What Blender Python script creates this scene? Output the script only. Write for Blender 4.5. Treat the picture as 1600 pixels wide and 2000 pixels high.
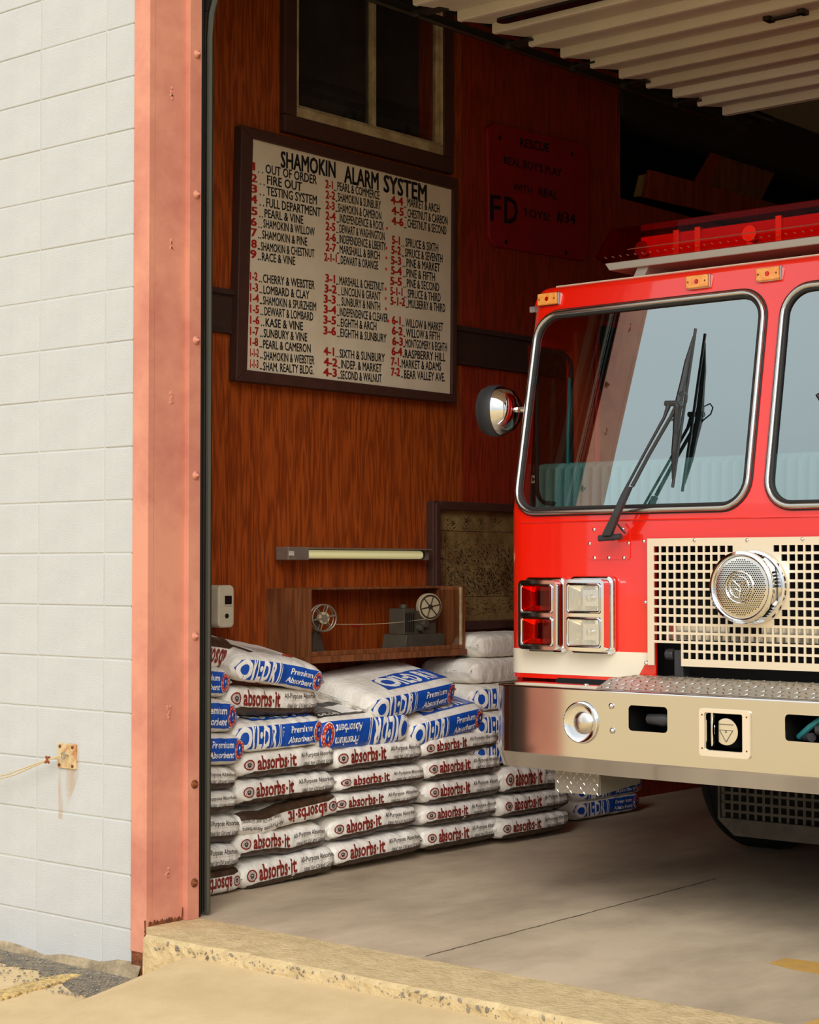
import bpy, bmesh, math, random
import numpy as np
from mathutils import Vector, Matrix

for o in list(bpy.data.objects):
    bpy.data.objects.remove(o, do_unlink=True)
SC = bpy.context.scene
COL = SC.collection
R = math.radians
rnd = random.Random(7)

# ------------------------------------------------------------------ camera
F = 3600.0                    # focal length in pixels of the 1600x2000 frame
YAW = R(40.75)
PITCH = math.atan(110.0 / F)
CAMZ = 1.34
cam = bpy.data.cameras.new('camera')
camo = bpy.data.objects.new('camera', cam)
COL.objects.link(camo)
cam.sensor_fit = 'HORIZONTAL'
cam.sensor_width = 36.0
cam.lens = F / 1600.0 * 36.0
cam.clip_start = 0.05
cam.clip_end = 500
camo.location = (0, 0, CAMZ)
camo.rotation_euler = (R(90) + PITCH, 0, YAW)
SC.camera = camo

# ------------------------------------------------------------------ world, light, exposure
w = bpy.data.worlds.new('overcast_sky')
SC.world = w
w.use_nodes = True
nt = w.node_tree
nt.nodes.clear()
out = nt.nodes.new('ShaderNodeOutputWorld')
bg = nt.nodes.new('ShaderNodeBackground')
tc = nt.nodes.new('ShaderNodeTexCoord')
sep = nt.nodes.new('ShaderNodeSeparateXYZ')
ramp = nt.nodes.new('ShaderNodeValToRGB')
noi = nt.nodes.new('ShaderNodeTexNoise')
noi.inputs['Scale'].default_value = 2.2
noi.inputs['Detail'].default_value = 4
mix = nt.nodes.new('ShaderNodeMix')
mix.data_type = 'RGBA'
mix.blend_type = 'MULTIPLY'
mix.inputs[0].default_value = 1.0
r2 = nt.nodes.new('ShaderNodeValToRGB')
r2.color_ramp.elements[0].position = 0.3
r2.color_ramp.elements[0].color = (.72, .74, .76, 1)
r2.color_ramp.elements[1].position = 0.7
r2.color_ramp.elements[1].color = (1, 1, 1, 1)
ramp.color_ramp.elements[0].position = 0.0
ramp.color_ramp.elements[0].color = (.62, .64, .64, 1)
ramp.color_ramp.elements[1].position = 0.75
ramp.color_ramp.elements[1].color = (1.0, 1.03, 1.05, 1)
nt.links.new(tc.outputs['Generated'], sep.inputs[0])
nt.links.new(sep.outputs['Z'], ramp.inputs[0])
nt.links.new(tc.outputs['Generated'], noi.inputs[0])
nt.links.new(noi.outputs[0], r2.inputs[0])
nt.links.new(ramp.outputs[0], mix.inputs[6])
nt.links.new(r2.outputs[0], mix.inputs[7])
nt.links.new(mix.outputs[2], bg.inputs[0])
nt.links.new(bg.outputs[0], out.inputs[0])
bg.inputs[1].default_value = 1.9

sun = bpy.data.lights.new('hazy_sun', 'SUN')
sun.energy = 2.7
sun.angle = R(40)
sun.color = (1.0, .96, .90)
suno = bpy.data.objects.new('hazy_sun', sun)
COL.objects.link(suno)
suno.location = (0, -5, 12)
# light arrives from high on the right, in front of the building
suno.rotation_euler = Vector((-.50, .66, -.54)).to_track_quat('-Z', 'Y').to_euler()

SC.view_settings.view_transform = 'Standard'
SC.view_settings.look = 'None'
SC.view_settings.gamma = 1.0
SC.view_settings.use_curve_mapping = False
SC.view_settings.exposure = -0.35

# ------------------------------------------------------------------ measuring helpers (photo pixel -> point on a real plane)
RT = Vector((math.cos(YAW), math.sin(YAW), 0))
FH = Vector((-math.sin(YAW), math.cos(YAW), 0))
FW = FH * math.cos(PITCH) + Vector((0, 0, math.sin(PITCH)))
UPV = Vector((0, 0, math.cos(PITCH))) - FH * math.sin(PITCH)
CP = Vector((0, 0, CAMZ))
def ray(u, v):
    return FW + RT * ((u - 800) / F) - UPV * ((v - 1000) / F)
def on_x(u, v, x):
    d = ray(u, v); return CP + d * (x / d.x)
def on_y(u, v, y):
    d = ray(u, v); return CP + d * (y / d.y)
def on_z(u, v, z):
    d = ray(u, v); return CP + d * ((z - CAMZ) / d.z)

def lin(c):
    return tuple(((x / 255) / 12.92 if x / 255 <= .04045 else ((x / 255 + .055) / 1.055) ** 2.4) for x in c)

# ------------------------------------------------------------------ materials
MAT = {}
def mat(name, rgb, rough=.6, metal=0.0, coat=0.0, spec=.5, var=0.0, vscale=8.0, bump=0.0, bscale=60.0,
        trans=0.0, ior=1.45, emit=None, estr=0.0, stretch=(1, 1, 1), rgb2=None, detail=6.0, alpha=1.0, lo=.35, hi=.65, coatrough=.05):
    m = bpy.data.materials.new(name)
    m.use_nodes = True
    t = m.node_tree
    b = t.nodes['Principled BSDF']
    base = lin(rgb)
    b.inputs['Base Color'].default_value = (*base, 1)
    b.inputs['Roughness'].default_value = rough
    b.inputs['Metallic'].default_value = metal
    b.inputs['Coat Weight'].default_value = coat
    b.inputs['Coat Roughness'].default_value = coatrough
    b.inputs['Specular IOR Level'].default_value = spec
    b.inputs['Transmission Weight'].default_value = trans
    b.inputs['IOR'].default_value = ior
    b.inputs['Alpha'].default_value = alpha
    if emit:
        b.inputs['Emission Color'].default_value = (*lin(emit), 1)
        b.inputs['Emission Strength'].default_value = estr
    if var > 0 or rgb2 or bump > 0:
        tcn = t.nodes.new('ShaderNodeTexCoord')
        mp = t.nodes.new('ShaderNodeMapping')
        mp.inputs['Scale'].default_value = stretch
        t.links.new(tcn.outputs['Object'], mp.inputs[0])
    if var > 0 or rgb2:
        n = t.nodes.new('ShaderNodeTexNoise')
        n.inputs['Scale'].default_value = vscale
        n.inputs['Detail'].default_value = detail
        n.inputs['Roughness'].default_value = .65
        t.links.new(mp.outputs[0], n.inputs[0])
        cr = t.nodes.new('ShaderNodeValToRGB')
        cr.color_ramp.elements[0].position = lo
        cr.color_ramp.elements[1].position = hi
        c2 = lin(rgb2) if rgb2 else tuple(x * (1 - var) for x in base)
        cr.color_ramp.elements[0].color = (*c2, 1)
        cr.color_ramp.elements[1].color = (*base, 1)
        t.links.new(n.outputs[0], cr.inputs[0])
        t.links.new(cr.outputs[0], b.inputs['Base Color'])
    if bump > 0:
        n2 = t.nodes.new('ShaderNodeTexNoise')
        n2.inputs['Scale'].default_value = bscale
        n2.inputs['Detail'].default_value = 5
        t.links.new(mp.outputs[0], n2.inputs[0])
        bp = t.nodes.new('ShaderNodeBump')
        bp.inputs['Strength'].default_value = bump
        bp.inputs['Distance'].default_value = .01
        t.links.new(n2.outputs[0], bp.inputs['Height'])
        t.links.new(bp.outputs[0], b.inputs['Normal'])
    MAT[name] = m
    return m

def wood(name, c1, c2, rough=.45, coat=.2, scale=1.0, axis='Z'):
    """vertical-grain panelling: stretched noise feeding a banded wave for cathedral grain"""
    m = bpy.data.materials.new(name)
    m.use_nodes = True
    t = m.node_tree
    b = t.nodes['Principled BSDF']
    tcn = t.nodes.new('ShaderNodeTexCoord')
    oi = t.nodes.new('ShaderNodeObjectInfo')
    addv = t.nodes.new('ShaderNodeVectorMath'); addv.operation = 'ADD'
    cmb = t.nodes.new('ShaderNodeCombineXYZ')
    mul = t.nodes.new('ShaderNodeMath'); mul.operation = 'MULTIPLY'; mul.inputs[1].default_value = 37.0
    t.links.new(oi.outputs['Random'], mul.inputs[0])
    for k in range(3):
        t.links.new(mul.outputs[0], cmb.inputs[k])
    t.links.new(tcn.outputs['Object'], addv.inputs[0])
    t.links.new(cmb.outputs[0], addv.inputs[1])
    mp = t.nodes.new('ShaderNodeMapping')
    st = {'Z': (6 * scale, 6 * scale, .55 * scale), 'Y': (6 * scale, .5 * scale, 6 * scale)}[axis]
    mp.inputs['Scale'].default_value = st
    t.links.new(addv.outputs[0], mp.inputs[0])
    n = t.nodes.new('ShaderNodeTexNoise'); n.inputs['Scale'].default_value = 1.3; n.inputs['Detail'].default_value = 2
    t.links.new(mp.outputs[0], n.inputs[0])
    k = t.nodes.new('ShaderNodeMath'); k.operation = 'MULTIPLY'; k.inputs[1].default_value = 34.0
    t.links.new(n.outputs[0], k.inputs[0])
    s = t.nodes.new('ShaderNodeMath'); s.operation = 'SINE'
    t.links.new(k.outputs[0], s.inputs[0])
    mp2 = t.nodes.new('ShaderNodeMapping')
    st2 = {'Z': (60 * scale, 60 * scale, 1.6 * scale), 'Y': (60 * scale, 1.6 * scale, 60 * scale)}[axis]
    mp2.inputs['Scale'].default_value = st2
    t.links.new(addv.outputs[0], mp2.inputs[0])
    n2 = t.nodes.new('ShaderNodeTexNoise'); n2.inputs['Scale'].default_value = 1.5; n2.inputs['Detail'].default_value = 4
    t.links.new(mp2.outputs[0], n2.inputs[0])
    a = t.nodes.new('ShaderNodeMath'); a.operation = 'MULTIPLY_ADD'; a.inputs[1].default_value = .17
    t.links.new(s.outputs[0], a.inputs[0]); t.links.new(n2.outputs[0], a.inputs[2])
    cr = t.nodes.new('ShaderNodeValToRGB')
    cr.color_ramp.elements[0].position = .25; cr.color_ramp.elements[0].color = (*lin(c2), 1)
    cr.color_ramp.elements[1].position = .72; cr.color_ramp.elements[1].color = (*lin(c1), 1)
    t.links.new(a.outputs[0], cr.inputs[0])
    t.links.new(cr.outputs[0], b.inputs['Base Color'])
    b.inputs['Roughness'].default_value = rough
    b.inputs['Coat Weight'].default_value = coat
    b.inputs['Coat Roughness'].default_value = .3
    b.inputs['Specular IOR Level'].default_value = .25
    MAT[name] = m
    return m

mat('block_paint', (200, 201, 199), .85, var=.10, vscale=3, bump=.35, bscale=220, spec=.2)
mat('mortar', (196, 196, 188), .9, bump=.2, bscale=120)
mat('block_dirt', (180, 160, 128), .95, var=.5, vscale=14, bump=.6, bscale=90)
mat('salmon', (216, 148, 122), .6, rgb2=(180, 106, 92), vscale=1.9, bump=.10, bscale=12, lo=.28, hi=.58, spec=.3)
mat('rust', (150, 84, 46), .9, rgb2=(88, 48, 28), vscale=40, bump=.8, bscale=120)
mat('concrete_in', (202, 182, 154), .62, rgb2=(156, 138, 116), vscale=2.3, bump=.12, bscale=60, spec=.35, stretch=(1.0, .5, 1), lo=.28, hi=.62)
mat('concrete_out', (214, 189, 146), .9, rgb2=(200, 174, 130), vscale=3.0, bump=.25, bscale=260, spec=.15)
mat('curb', (214, 190, 144), .92, rgb2=(188, 164, 122), vscale=12, bump=.9, bscale=55, spec=.15)
mat('aggregate', (158, 148, 130), .8, rgb2=(112, 104, 92), vscale=30)
mat('asphalt', (150, 134, 108), .95, rgb2=(96, 92, 88), vscale=26, bump=1.0, bscale=120)
mat('yellow_old', (214, 184, 118), .9, rgb2=(150, 124, 84), vscale=30, bump=.8, bscale=60)
mat('yellow_paint', (204, 158, 70), .7, rgb2=(190, 150, 92), vscale=20)
mat('crack', (92, 78, 60), .95)
mat('track', (62, 58, 50), .45, metal=.5, var=.3, vscale=9)
mat('track_edge', (104, 102, 92), .35, metal=.8)
mat('rubber', (20, 20, 19), .75)
mat('tyre', (22, 21, 20), .85, var=.4, vscale=20)
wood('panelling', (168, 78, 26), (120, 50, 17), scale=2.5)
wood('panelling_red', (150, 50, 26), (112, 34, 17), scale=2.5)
wood('case_wood', (134, 80, 44), (98, 54, 28), rough=.6, scale=1.6)
wood('red_wood', (150, 60, 32), (104, 38, 20), scale=1.8)
mat('belt', (60, 36, 26), .7, var=.3, vscale=20)
mat('frame_brown', (72, 42, 32), .6, var=.25, vscale=14, stretch=(8, 1, 1))
mat('window_white', (196, 178, 136), .5, rgb2=(150, 128, 92), vscale=9)
mat('painted_dark_room', (62, 58, 54), .9, rgb2=(30, 28, 26), vscale=3)
mat('glass_dark', (24, 24, 26), .06, spec=.6)
mat('sign_cream', (226, 212, 186), .5, rgb2=(216, 200, 172), vscale=5)
mat('ink_black', (22, 20, 20), .6)
mat('ink_red', (168, 26, 22), .6)
mat('dot_red', (226, 50, 20), .5)
mat('red_board', (138, 12, 16), .6, var=.2, vscale=6)
mat('red_board_ink', (22, 8, 10), .6)
mat('map_paper', (176, 150, 100), .6, rgb2=(124, 92, 54), vscale=7, detail=9)
mat('map_ink', (44, 36, 24), .8)
mat('lamp_metal', (158, 144, 130), .4, metal=.5, var=.2, vscale=14)
mat('tube', (222, 216, 160), .25, emit=(255, 246, 180), estr=.35)
mat('tube_end', (130, 130, 128), .3, metal=.8)
mat('outlet_white', (208, 200, 184), .5)
mat('box_beige', (204, 194, 168), .5, var=.14, vscale=11)
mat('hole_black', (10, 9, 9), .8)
mat('reel_grey', (160, 152, 136), .4, metal=.5)
mat('reel_dark', (62, 60, 52), .5, metal=.3)
mat('film_cream', (206, 190, 158), .55)
mat('projector', (98, 95, 84), .5, metal=.2, var=.25, vscale=18)
mat('case_glass', (235, 235, 225), .03, trans=1.0, ior=1.45, alpha=.35)
mat('dust_shelf', (120, 100, 78), .95, var=.4, vscale=40)
mat('beam_dark', (42, 32, 24), .9)
mat('grey_plaster', (150, 134, 108), .9, var=.1)
mat('ceiling_paint', (120, 110, 94), .9)
mat('door_cream', (214, 206, 190), .5, var=.08, vscale=4, bump=.05, bscale=90)
mat('door_white', (234, 230, 220), .5, var=.08, vscale=4)
mat('bag_film', (246, 241, 232), .38, rgb2=(230, 223, 210), vscale=7, bump=.55, bscale=38, spec=.45, stretch=(1, 1.6, .7))
mat('bag_blue', (24, 84, 186), .35, bump=.5, bscale=38, var=.12, vscale=6)
mat('bag_brown', (72, 52, 38), .38, bump=.5, bscale=38, var=.3, vscale=7)
mat('bag_black', (52, 50, 46), .4)
mat('bag_red', (128, 38, 28), .45)
mat('bag_logo_red', (206, 62, 34), .45)
mat('bag_ink', (66, 56, 50), .5)
mat('bag_white', (248, 245, 238), .38, bump=.4, bscale=38)
mat('bag_grey', (150, 142, 130), .5)
mat('truck_red', (232, 26, 3), .28, coat=.9, coatrough=.04, spec=.5)
mat('truck_white', (234, 222, 198), .4, coat=.4)
mat('truck_inner_lit', (214, 70, 30), .5)  # orange-red with a lit look put into the colour
mat('steel', (219, 218, 216), .10, metal=1.0, bump=.008, bscale=9)
mat('steel_satin', (240, 224, 196), .38, metal=.4, bump=.02, bscale=30)
mat('chrome', (236, 236, 236), .06, metal=1.0)
mat('chrome_satin', (226, 222, 212), .2, metal=1.0)
mat('tread', (196, 190, 178), .42, metal=.7)
mat('tread_dirty', (150, 142, 128), .55, metal=.4)
mat('gasket_steel', (190, 188, 184), .22, metal=1.0)
mat('gasket_rubber', (34, 33, 31), .6)
mat('black_metal', (52, 52, 54), .45)
mat('black_blade', (24, 24, 25), .5)
mat('lens_red', (190, 18, 8), .08, trans=.55, ior=1.3, coat=.6)
mat('lens_orange', (226, 48, 12), .12, trans=.4, ior=1.3, coat=.6)
mat('lens_clear', (238, 240, 236), .1, trans=.85, ior=1.4)
mat('reflector', (225, 215, 190), .16, metal=1.0, bump=.15, bscale=60)
mat('dome_red', (176, 10, 6), .06, trans=.75, ior=1.3, coat=.5)
mat('lamp_glow_red', (236, 60, 30), .3, metal=.6)
mat('amber', (232, 138, 56), .2, coat=.5, rgb2=(246, 176, 90), vscale=30)
mat('rail_grey', (176, 170, 156), .45, metal=.3)
mat('dash_teal', (128, 160, 158), .6)
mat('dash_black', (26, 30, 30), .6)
mat('label_white', (205, 200, 190), .5)
mat('seat_dark', (30, 28, 28), .8)
mat('hose_teal', (40, 120, 124), .5)
mat('under_dark', (26, 24, 22), .85)
mat('valance', (88, 82, 72), .65, metal=.3, var=.4, vscale=14)
mat('wire', (196, 176, 134), .6)
mat('rusty_plate', (208, 186, 142), .7, rgb2=(176, 112, 52), vscale=18, lo=.36, hi=.52)
mat('rust_knot', (136, 70, 40), .9)
mat('box_blue', (40, 70, 120), .6)
mat('card_white', (150, 145, 130), .7)
mat('card_tan', (150, 120, 70), .8)

MAT['truck_red'].node_tree.nodes['Principled BSDF'].inputs['Coat IOR'].default_value = 1.62
def stain(name, rgb, amount):
    m = mat(name, rgb, .9)
    m.node_tree.nodes['Principled BSDF'].inputs['Alpha'].default_value = 1
    t = m.node_tree; b = t.nodes['Principled BSDF']
    g = t.nodes.new('ShaderNodeTexCoord'); n = t.nodes.new('ShaderNodeTexNoise'); n.inputs['Scale'].default_value = 22
    mp = t.nodes.new('ShaderNodeMapping'); mp.inputs['Scale'].default_value = (1.6, 1, .25)
    r = t.nodes.new('ShaderNodeValToRGB'); r.color_ramp.elements[0].position = .38; r.color_ramp.elements[1].position = .75
    r.color_ramp.elements[0].color = (0, 0, 0, 1); r.color_ramp.elements[1].color = (amount, amount, amount, 1)
    t.links.new(g.outputs['Object'], mp.inputs[0]); t.links.new(mp.outputs[0], n.inputs[0]); t.links.new(n.outputs[0], r.inputs[0]); t.links.new(r.outputs[0], b.inputs['Alpha'])
stain('rust_stain', (206, 160, 100), .42)
# panes: transparent with a mirror coat that strengthens at grazing angles (same from both sides)
def glass(name, f0, tint, gloss):
    m = bpy.data.materials.new(name); m.use_nodes = True
    t = m.node_tree; t.nodes.clear()
    o_ = t.nodes.new('ShaderNodeOutputMaterial')
    tr = t.nodes.new('ShaderNodeBsdfTransparent'); tr.inputs[0].default_value = (*tint, 1)
    gl = t.nodes.new('ShaderNodeBsdfGlossy'); gl.inputs[0].default_value = (*gloss, 1); gl.inputs['Roughness'].default_value = .012
    lw = t.nodes.new('ShaderNodeLayerWeight'); lw.inputs[0].default_value = .5
    pw = t.nodes.new('ShaderNodeMath'); pw.operation = 'POWER'; pw.inputs[1].default_value = 5
    ma = t.nodes.new('ShaderNodeMath'); ma.operation = 'MULTIPLY_ADD'; ma.inputs[1].default_value = 1 - f0; ma.inputs[2].default_value = f0
    mx = t.nodes.new('ShaderNodeMixShader')
    t.links.new(lw.outputs['Facing'], pw.inputs[0]); t.links.new(pw.outputs[0], ma.inputs[0]); t.links.new(ma.outputs[0], mx.inputs[0])
    t.links.new(tr.outputs[0], mx.inputs[1]); t.links.new(gl.outputs[0], mx.inputs[2]); t.links.new(mx.outputs[0], o_.inputs[0])
    MAT[name] = m
glass('windscreen_glass', .34, (.66, .80, .78), (.82, .98, 1.0))
glass('dome_red', .012, (.93, .12, .07), (.5, .4, .4))
glass('lens_red', .06, (.92, .12, .07), (1, 1, 1))
glass('lens_orange', .06, (.96, .28, .10), (1, 1, 1))
glass('thin_glass', .05, (.88, .87, .84), (1, 1, 1))
glass('lamp_glass', .12, (.95, .95, .93), (1, 1, 1))
mat('lens_frost', (240, 236, 222), .3, alpha=.42, coat=.6)
glass('window_glass', .14, (.8, .8, .8), (.9, .9, .9))

# ------------------------------------------------------------------ mesh helpers
class MB:
    def __init__(s):
        s.v = []; s.f = []; s.m = []; s.cur = 0
    def add(s, vs, fs, mi=None):
        n = len(s.v)
        s.v.extend([tuple(p) for p in vs])
        for f in fs:
            s.f.append(tuple(i + n for i in f)); s.m.append(s.cur if mi is None else mi)
        return s
    def box(s, a, b, M=None):
        x0, y0, z0 = a; x1, y1, z1 = b
        vs = [(x0, y0, z0), (x1, y0, z0), (x1, y1, z0), (x0, y1, z0), (x0, y0, z1), (x1, y0, z1), (x1, y1, z1), (x0, y1, z1)]
        if M is not None: vs = [M @ Vector(p) for p in vs]
        return s.add(vs, [(0, 3, 2, 1), (4, 5, 6, 7), (0, 1, 5, 4), (1, 2, 6, 5), (2, 3, 7, 6), (3, 0, 4, 7)])
    def tube(s, pts, r, n=10, closed=False, cap=True):
        pts = [Vector(p) for p in pts]
        rs = r if isinstance(r, (list, tuple)) else [r] * len(pts)
        N = len(pts); vs = []
        prev = None
        for i, p in enumerate(pts):
            if closed: d = pts[(i + 1) % N] - pts[i - 1]
            elif i == 0: d = pts[1] - pts[0]
            elif i == N - 1: d = pts[-1] - pts[-2]
            else: d = pts[i + 1] - pts[i - 1]
            d.normalize()
            if prev is None:
                a = Vector((0, 0, 1)) if abs(d.z) < .9 else Vector((1, 0, 0))
                u = d.cross(a).normalized()
            else:
                u = (prev - d * prev.dot(d)).normalized()
            prev = u
            w_ = d.cross(u)
            for k in range(n):
                an = 2 * math.pi * k / n
                vs.append(p + (u * math.cos(an) + w_ * math.sin(an)) * rs[i])
        fs = []
        for i in range(N if closed else N - 1):
            for k in range(n):
                a = i * n + k; b = i * n + (k + 1) % n; j = (i + 1) % N
                fs.append((a, j * n + k, j * n + (k + 1) % n, b))
        if cap and not closed:
            fs.append(tuple(range(n))); fs.append(tuple(range(N * n - 1, (N - 1) * n - 1, -1)))
        return s.add(vs, fs)
    def lathe(s, prof, M, n=32):
        """prof: list of (radius, axial) ; axis = local Z of M"""
        vs = []; fs = []
        for (r_, z_) in prof:
            for k in range(n):
                an = 2 * math.pi * k / n
                vs.append(M @ Vector((r_ * math.cos(an), r_ * math.sin(an), z_)))
        for i in range(len(prof) - 1):
            for k in range(n):
                fs.append((i * n + k, i * n + (k + 1) % n, (i + 1) * n + (k + 1) % n, (i + 1) * n + k))
        fs.append(tuple(range(n - 1, -1, -1)))
        fs.append(tuple((len(prof) - 1) * n + k for k in range(n)))
        return s.add(vs, fs)
    def prism(s, poly, vec):
        """poly: list of 3D points (planar), extruded by vec"""
        n = len(poly); vec = Vector(vec)
        vs = [Vector(p) for p in poly] + [Vector(p) + vec for p in poly]
        fs = [tuple(range(n - 1, -1, -1)), tuple(range(n, 2 * n))]
        for i in range(n):
            j = (i + 1) % n
            fs.append((i, j, n + j, n + i))
        return s.add(vs, fs)
    def mesh(s, name, mats, smooth=False):
        me = bpy.data.meshes.new(name)
        me.from_pydata(s.v, [], s.f)
        if isinstance(mats, str): mats = [mats]
        for mm in mats: me.materials.append(MAT[mm])
        if len(mats) > 1:
            me.polygons.foreach_set('material_index', s.m)
        if smooth:
            me.polygons.foreach_set('use_smooth', [True] * len(me.polygons))
        bm = bmesh.new(); bm.from_mesh(me)
        bmesh.ops.recalc_face_normals(bm, faces=bm.faces)
        bm.to_mesh(me); bm.free()
        me.update()
        return me
    def build(s, name, mats, parent=None, smooth=False, bevel=0.0, seg=2, **kw):
        return link(name, s.mesh(name, mats, smooth), parent, bevel=bevel, seg=seg, smooth=smooth, **kw)

def link(name, me, parent=None, bevel=0.0, seg=2, smooth=False, label=None, cat=None, group=None, kind=None):
    o = bpy.data.objects.new(name, me)
    COL.objects.link(o)
    if parent is not None:
        o.parent = parent
        if parent.type == 'EMPTY' or any(abs(c) > 1e-9 for c in parent.location) or any(abs(c) > 1e-9 for c in parent.rotation_euler):
            o.matrix_parent_inverse = WM(parent).inverted()
    if bevel > 0:
        b = o.modifiers.new('bevel', 'BEVEL'); b.width = bevel; b.segments = seg; b.limit_method = 'ANGLE'; b.angle_limit = R(40)
        b.harden_normals = False
    if smooth and bevel == 0:
        me.set_sharp_from_angle(angle=R(40))
    tag(o, label, cat, group, kind)
    return o

def WM(o):
    M = Matrix.Translation(o.location) @ o.rotation_euler.to_matrix().to_4x4()
    return M if o.parent is None else WM(o.parent) @ o.matrix_parent_inverse @ M

def tag(o, label=None, cat=None, group=None, kind=None):
    if label: o['label'] = label
    if cat: o['category'] = cat
    if group: o['group'] = group
    if kind: o['kind'] = kind
    return o

def empty(name, loc, label=None, cat=None, group=None, kind=None, rot=(0, 0, 0)):
    o = bpy.data.objects.new(name, None)
    COL.objects.link(o)
    o.location = loc; o.rotation_euler = rot
    o.empty_display_size = .1
    return tag(o, label, cat, group, kind)

def axis_m(loc, d):
    d = Vector(d).normalized()
    return Matrix.Translation(Vector(loc)) @ d.to_track_quat('Z', 'Y').to_matrix().to_4x4()

def rrect(x0, z0, x1, z1, r, n=5):
    pts = []
    for (cx, cz, a0) in ((x1 - r, z1 - r, 0), (x0 + r, z1 - r, 90), (x0 + r, z0 + r, 180), (x1 - r, z0 + r, 270)):
        for k in range(n + 1):
            a = R(a0 + 90 * k / n)
            pts.append((cx + r * math.cos(a), cz + r * math.sin(a)))
    return pts

def fill2d(outer, holes):
    """triangulated 2D region -> (verts2d, faces)"""
    from mathutils.geometry import tessellate_polygon
    loops = [outer] + holes
    flat = [p for l in loops for p in l]
    tris = tessellate_polygon([[Vector((p[0], p[1], 0)) for p in l] for l in loops])
    return flat, [tuple(t_) for t_ in tris], loops

def plate(name, outer, holes, fn, thick, mats, parent=None, cutx=None, cutz=None, smooth=False, **kw):
    """flat sheet with holes in (a,b) coordinates, cut into strips, given thickness (dir of fn's second arg) and mapped by fn(a,b,depth)"""
    flat, tris, loops = fill2d(outer, holes)
    bm = bmesh.new()
    vs = [bm.verts.new((p[0], p[1], 0)) for p in flat]
    for t_ in tris:
        try: bm.faces.new([vs[i] for i in t_])
        except ValueError: pass
    bmesh.ops.recalc_face_normals(bm, faces=bm.faces)
    ret = bmesh.ops.extrude_face_region(bm, geom=list(bm.faces))
    for e in ret['geom']:
        if isinstance(e, bmesh.types.BMVert): e.co.z += 1.0
    for ax, cuts in ((0, cutx or []), (1, cutz or [])):
        for c in cuts:
            co = [0, 0, 0]; no = [0, 0, 0]; co[ax] = c; no[ax] = 1
            bmesh.ops.bisect_plane(bm, geom=list(bm.verts) + list(bm.edges) + list(bm.faces), plane_co=co, plane_no=no)
    for v_ in bm.verts:
        v_.co = Vector(fn(v_.co.x, v_.co.y, v_.co.z * thick))
    bmesh.ops.recalc_face_normals(bm, faces=bm.faces)
    me = bpy.data.meshes.new(name)
    bm.to_mesh(me); bm.free()
    me.materials.append(MAT[mats])
    if smooth:
        me.polygons.foreach_set('use_smooth', [True] * len(me.polygons))
    return link(name, me, parent, smooth=smooth, **kw)

# ------------------------------------------------------------------ lettering (flat letter outlines as meshes)
TXT = {}
def text2d(s, bold=0.0, spacing=1.0):
    """returns verts (N,2) and faces of a string, cap height ~0.73 at size 1, origin left baseline"""
    key = (s, bold, spacing)
    if key in TXT: return TXT[key]
    c = bpy.data.curves.new('t', 'FONT')
    c.body = s; c.offset = bold; c.space_character = spacing
    c.resolution_u = 2
    ob = bpy.data.objects.new('t', c)
    COL.objects.link(ob)
    dg = bpy.context.evaluated_depsgraph_get()
    me = bpy.data.meshes.new_from_object(ob.evaluated_get(dg))
    V = np.array([v.co[:2] for v in me.vertices]) if len(me.vertices) else np.zeros((0, 2))
    Fs = [tuple(p.vertices) for p in me.polygons]
    bpy.data.objects.remove(ob, do_unlink=True); bpy.data.curves.remove(c); bpy.data.meshes.remove(me)
    TXT[key] = (V, Fs)
    return TXT[key]

def text_fit(s, x0, x1, y0, y1, bold=0.0, shear=0.0, flip=False, ref=None, spacing=1.0):
    """string scaled to fill the rectangle"""
    V, Fs = text2d(s, bold, spacing)
    V = V.copy()
    lo = V.min(0); hi = V.max(0)
    if ref is not None: lo[1], hi[1] = ref
    V[:, 0] = (V[:, 0] - lo[0]) / (hi[0] - lo[0]) * (x1 - x0) + x0
    V[:, 1] = (V[:, 1] - lo[1]) / (hi[1] - lo[1]) * (y1 - y0) + y0
    V[:, 0] += shear * (V[:, 1] - (y0 + y1) / 2)
    return V, Fs

exec_order = []
# =========================================================================================
#  LARGE STRUCTURE
# =========================================================================================
XW = -6.05            # panelled left wall face
YF = 4.62             # outer face of the block wall
XJ = -5.36            # left edge of the steel jamb
YB = 16.0

# ---- block wall
wf = MB()
wf.box((-12, YF + .0035, -.6), (-5.38, YF + .26, 5.2))
wall_front = wf.build('wall_front', 'mortar', kind='structure')
z_j = -.025
xs = [XJ]
xx = -5.538
while xx > -8.4:
    xs.append(xx); xx -= .4065
def block_mesh(wd):
    b = MB(); g = .0022
    b.box((0, 0, g), (wd - 2 * g, .05, .2032 - g))
    me = b.mesh('concrete_block', 'block_paint')
    return me
bms = {}
for i in range(len(xs) - 1):
    wd = xs[i] - xs[i + 1]
    key = round(wd, 3)
    if key not in bms: bms[key] = block_mesh(wd)
    for k in range(-1, 22):
        o = link('concrete_block', bms[key], wall_front, bevel=.004, seg=2)
        o.location = (xs[i + 1] + .0022 + rnd.uniform(-.001, .001), YF + rnd.uniform(-.0012, .0012), z_j + .2032 * k)
# rest of the facade: lintel, then an unseen second bay added for more daylight
b = MB(); b.box((-5.42, YF + .0, 4.25), (6.2, YF + .26, 5.2)); b.build('wall_front_lintel', 'block_paint', kind='structure')
b = MB(); b.box((-1.55, YF + .0, -.5), (-1.25, YF + .26, 4.25)); b.build('wall_front_added_bay_pier', 'block_paint', kind='structure')  # pier beside the second opening, which is added to let daylight in
b = MB(); b.box((2.6, YF + .0, -.5), (6.2, YF + .26, 4.25)); b.build('wall_front_added_bay_right', 'block_paint', kind='structure')

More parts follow.
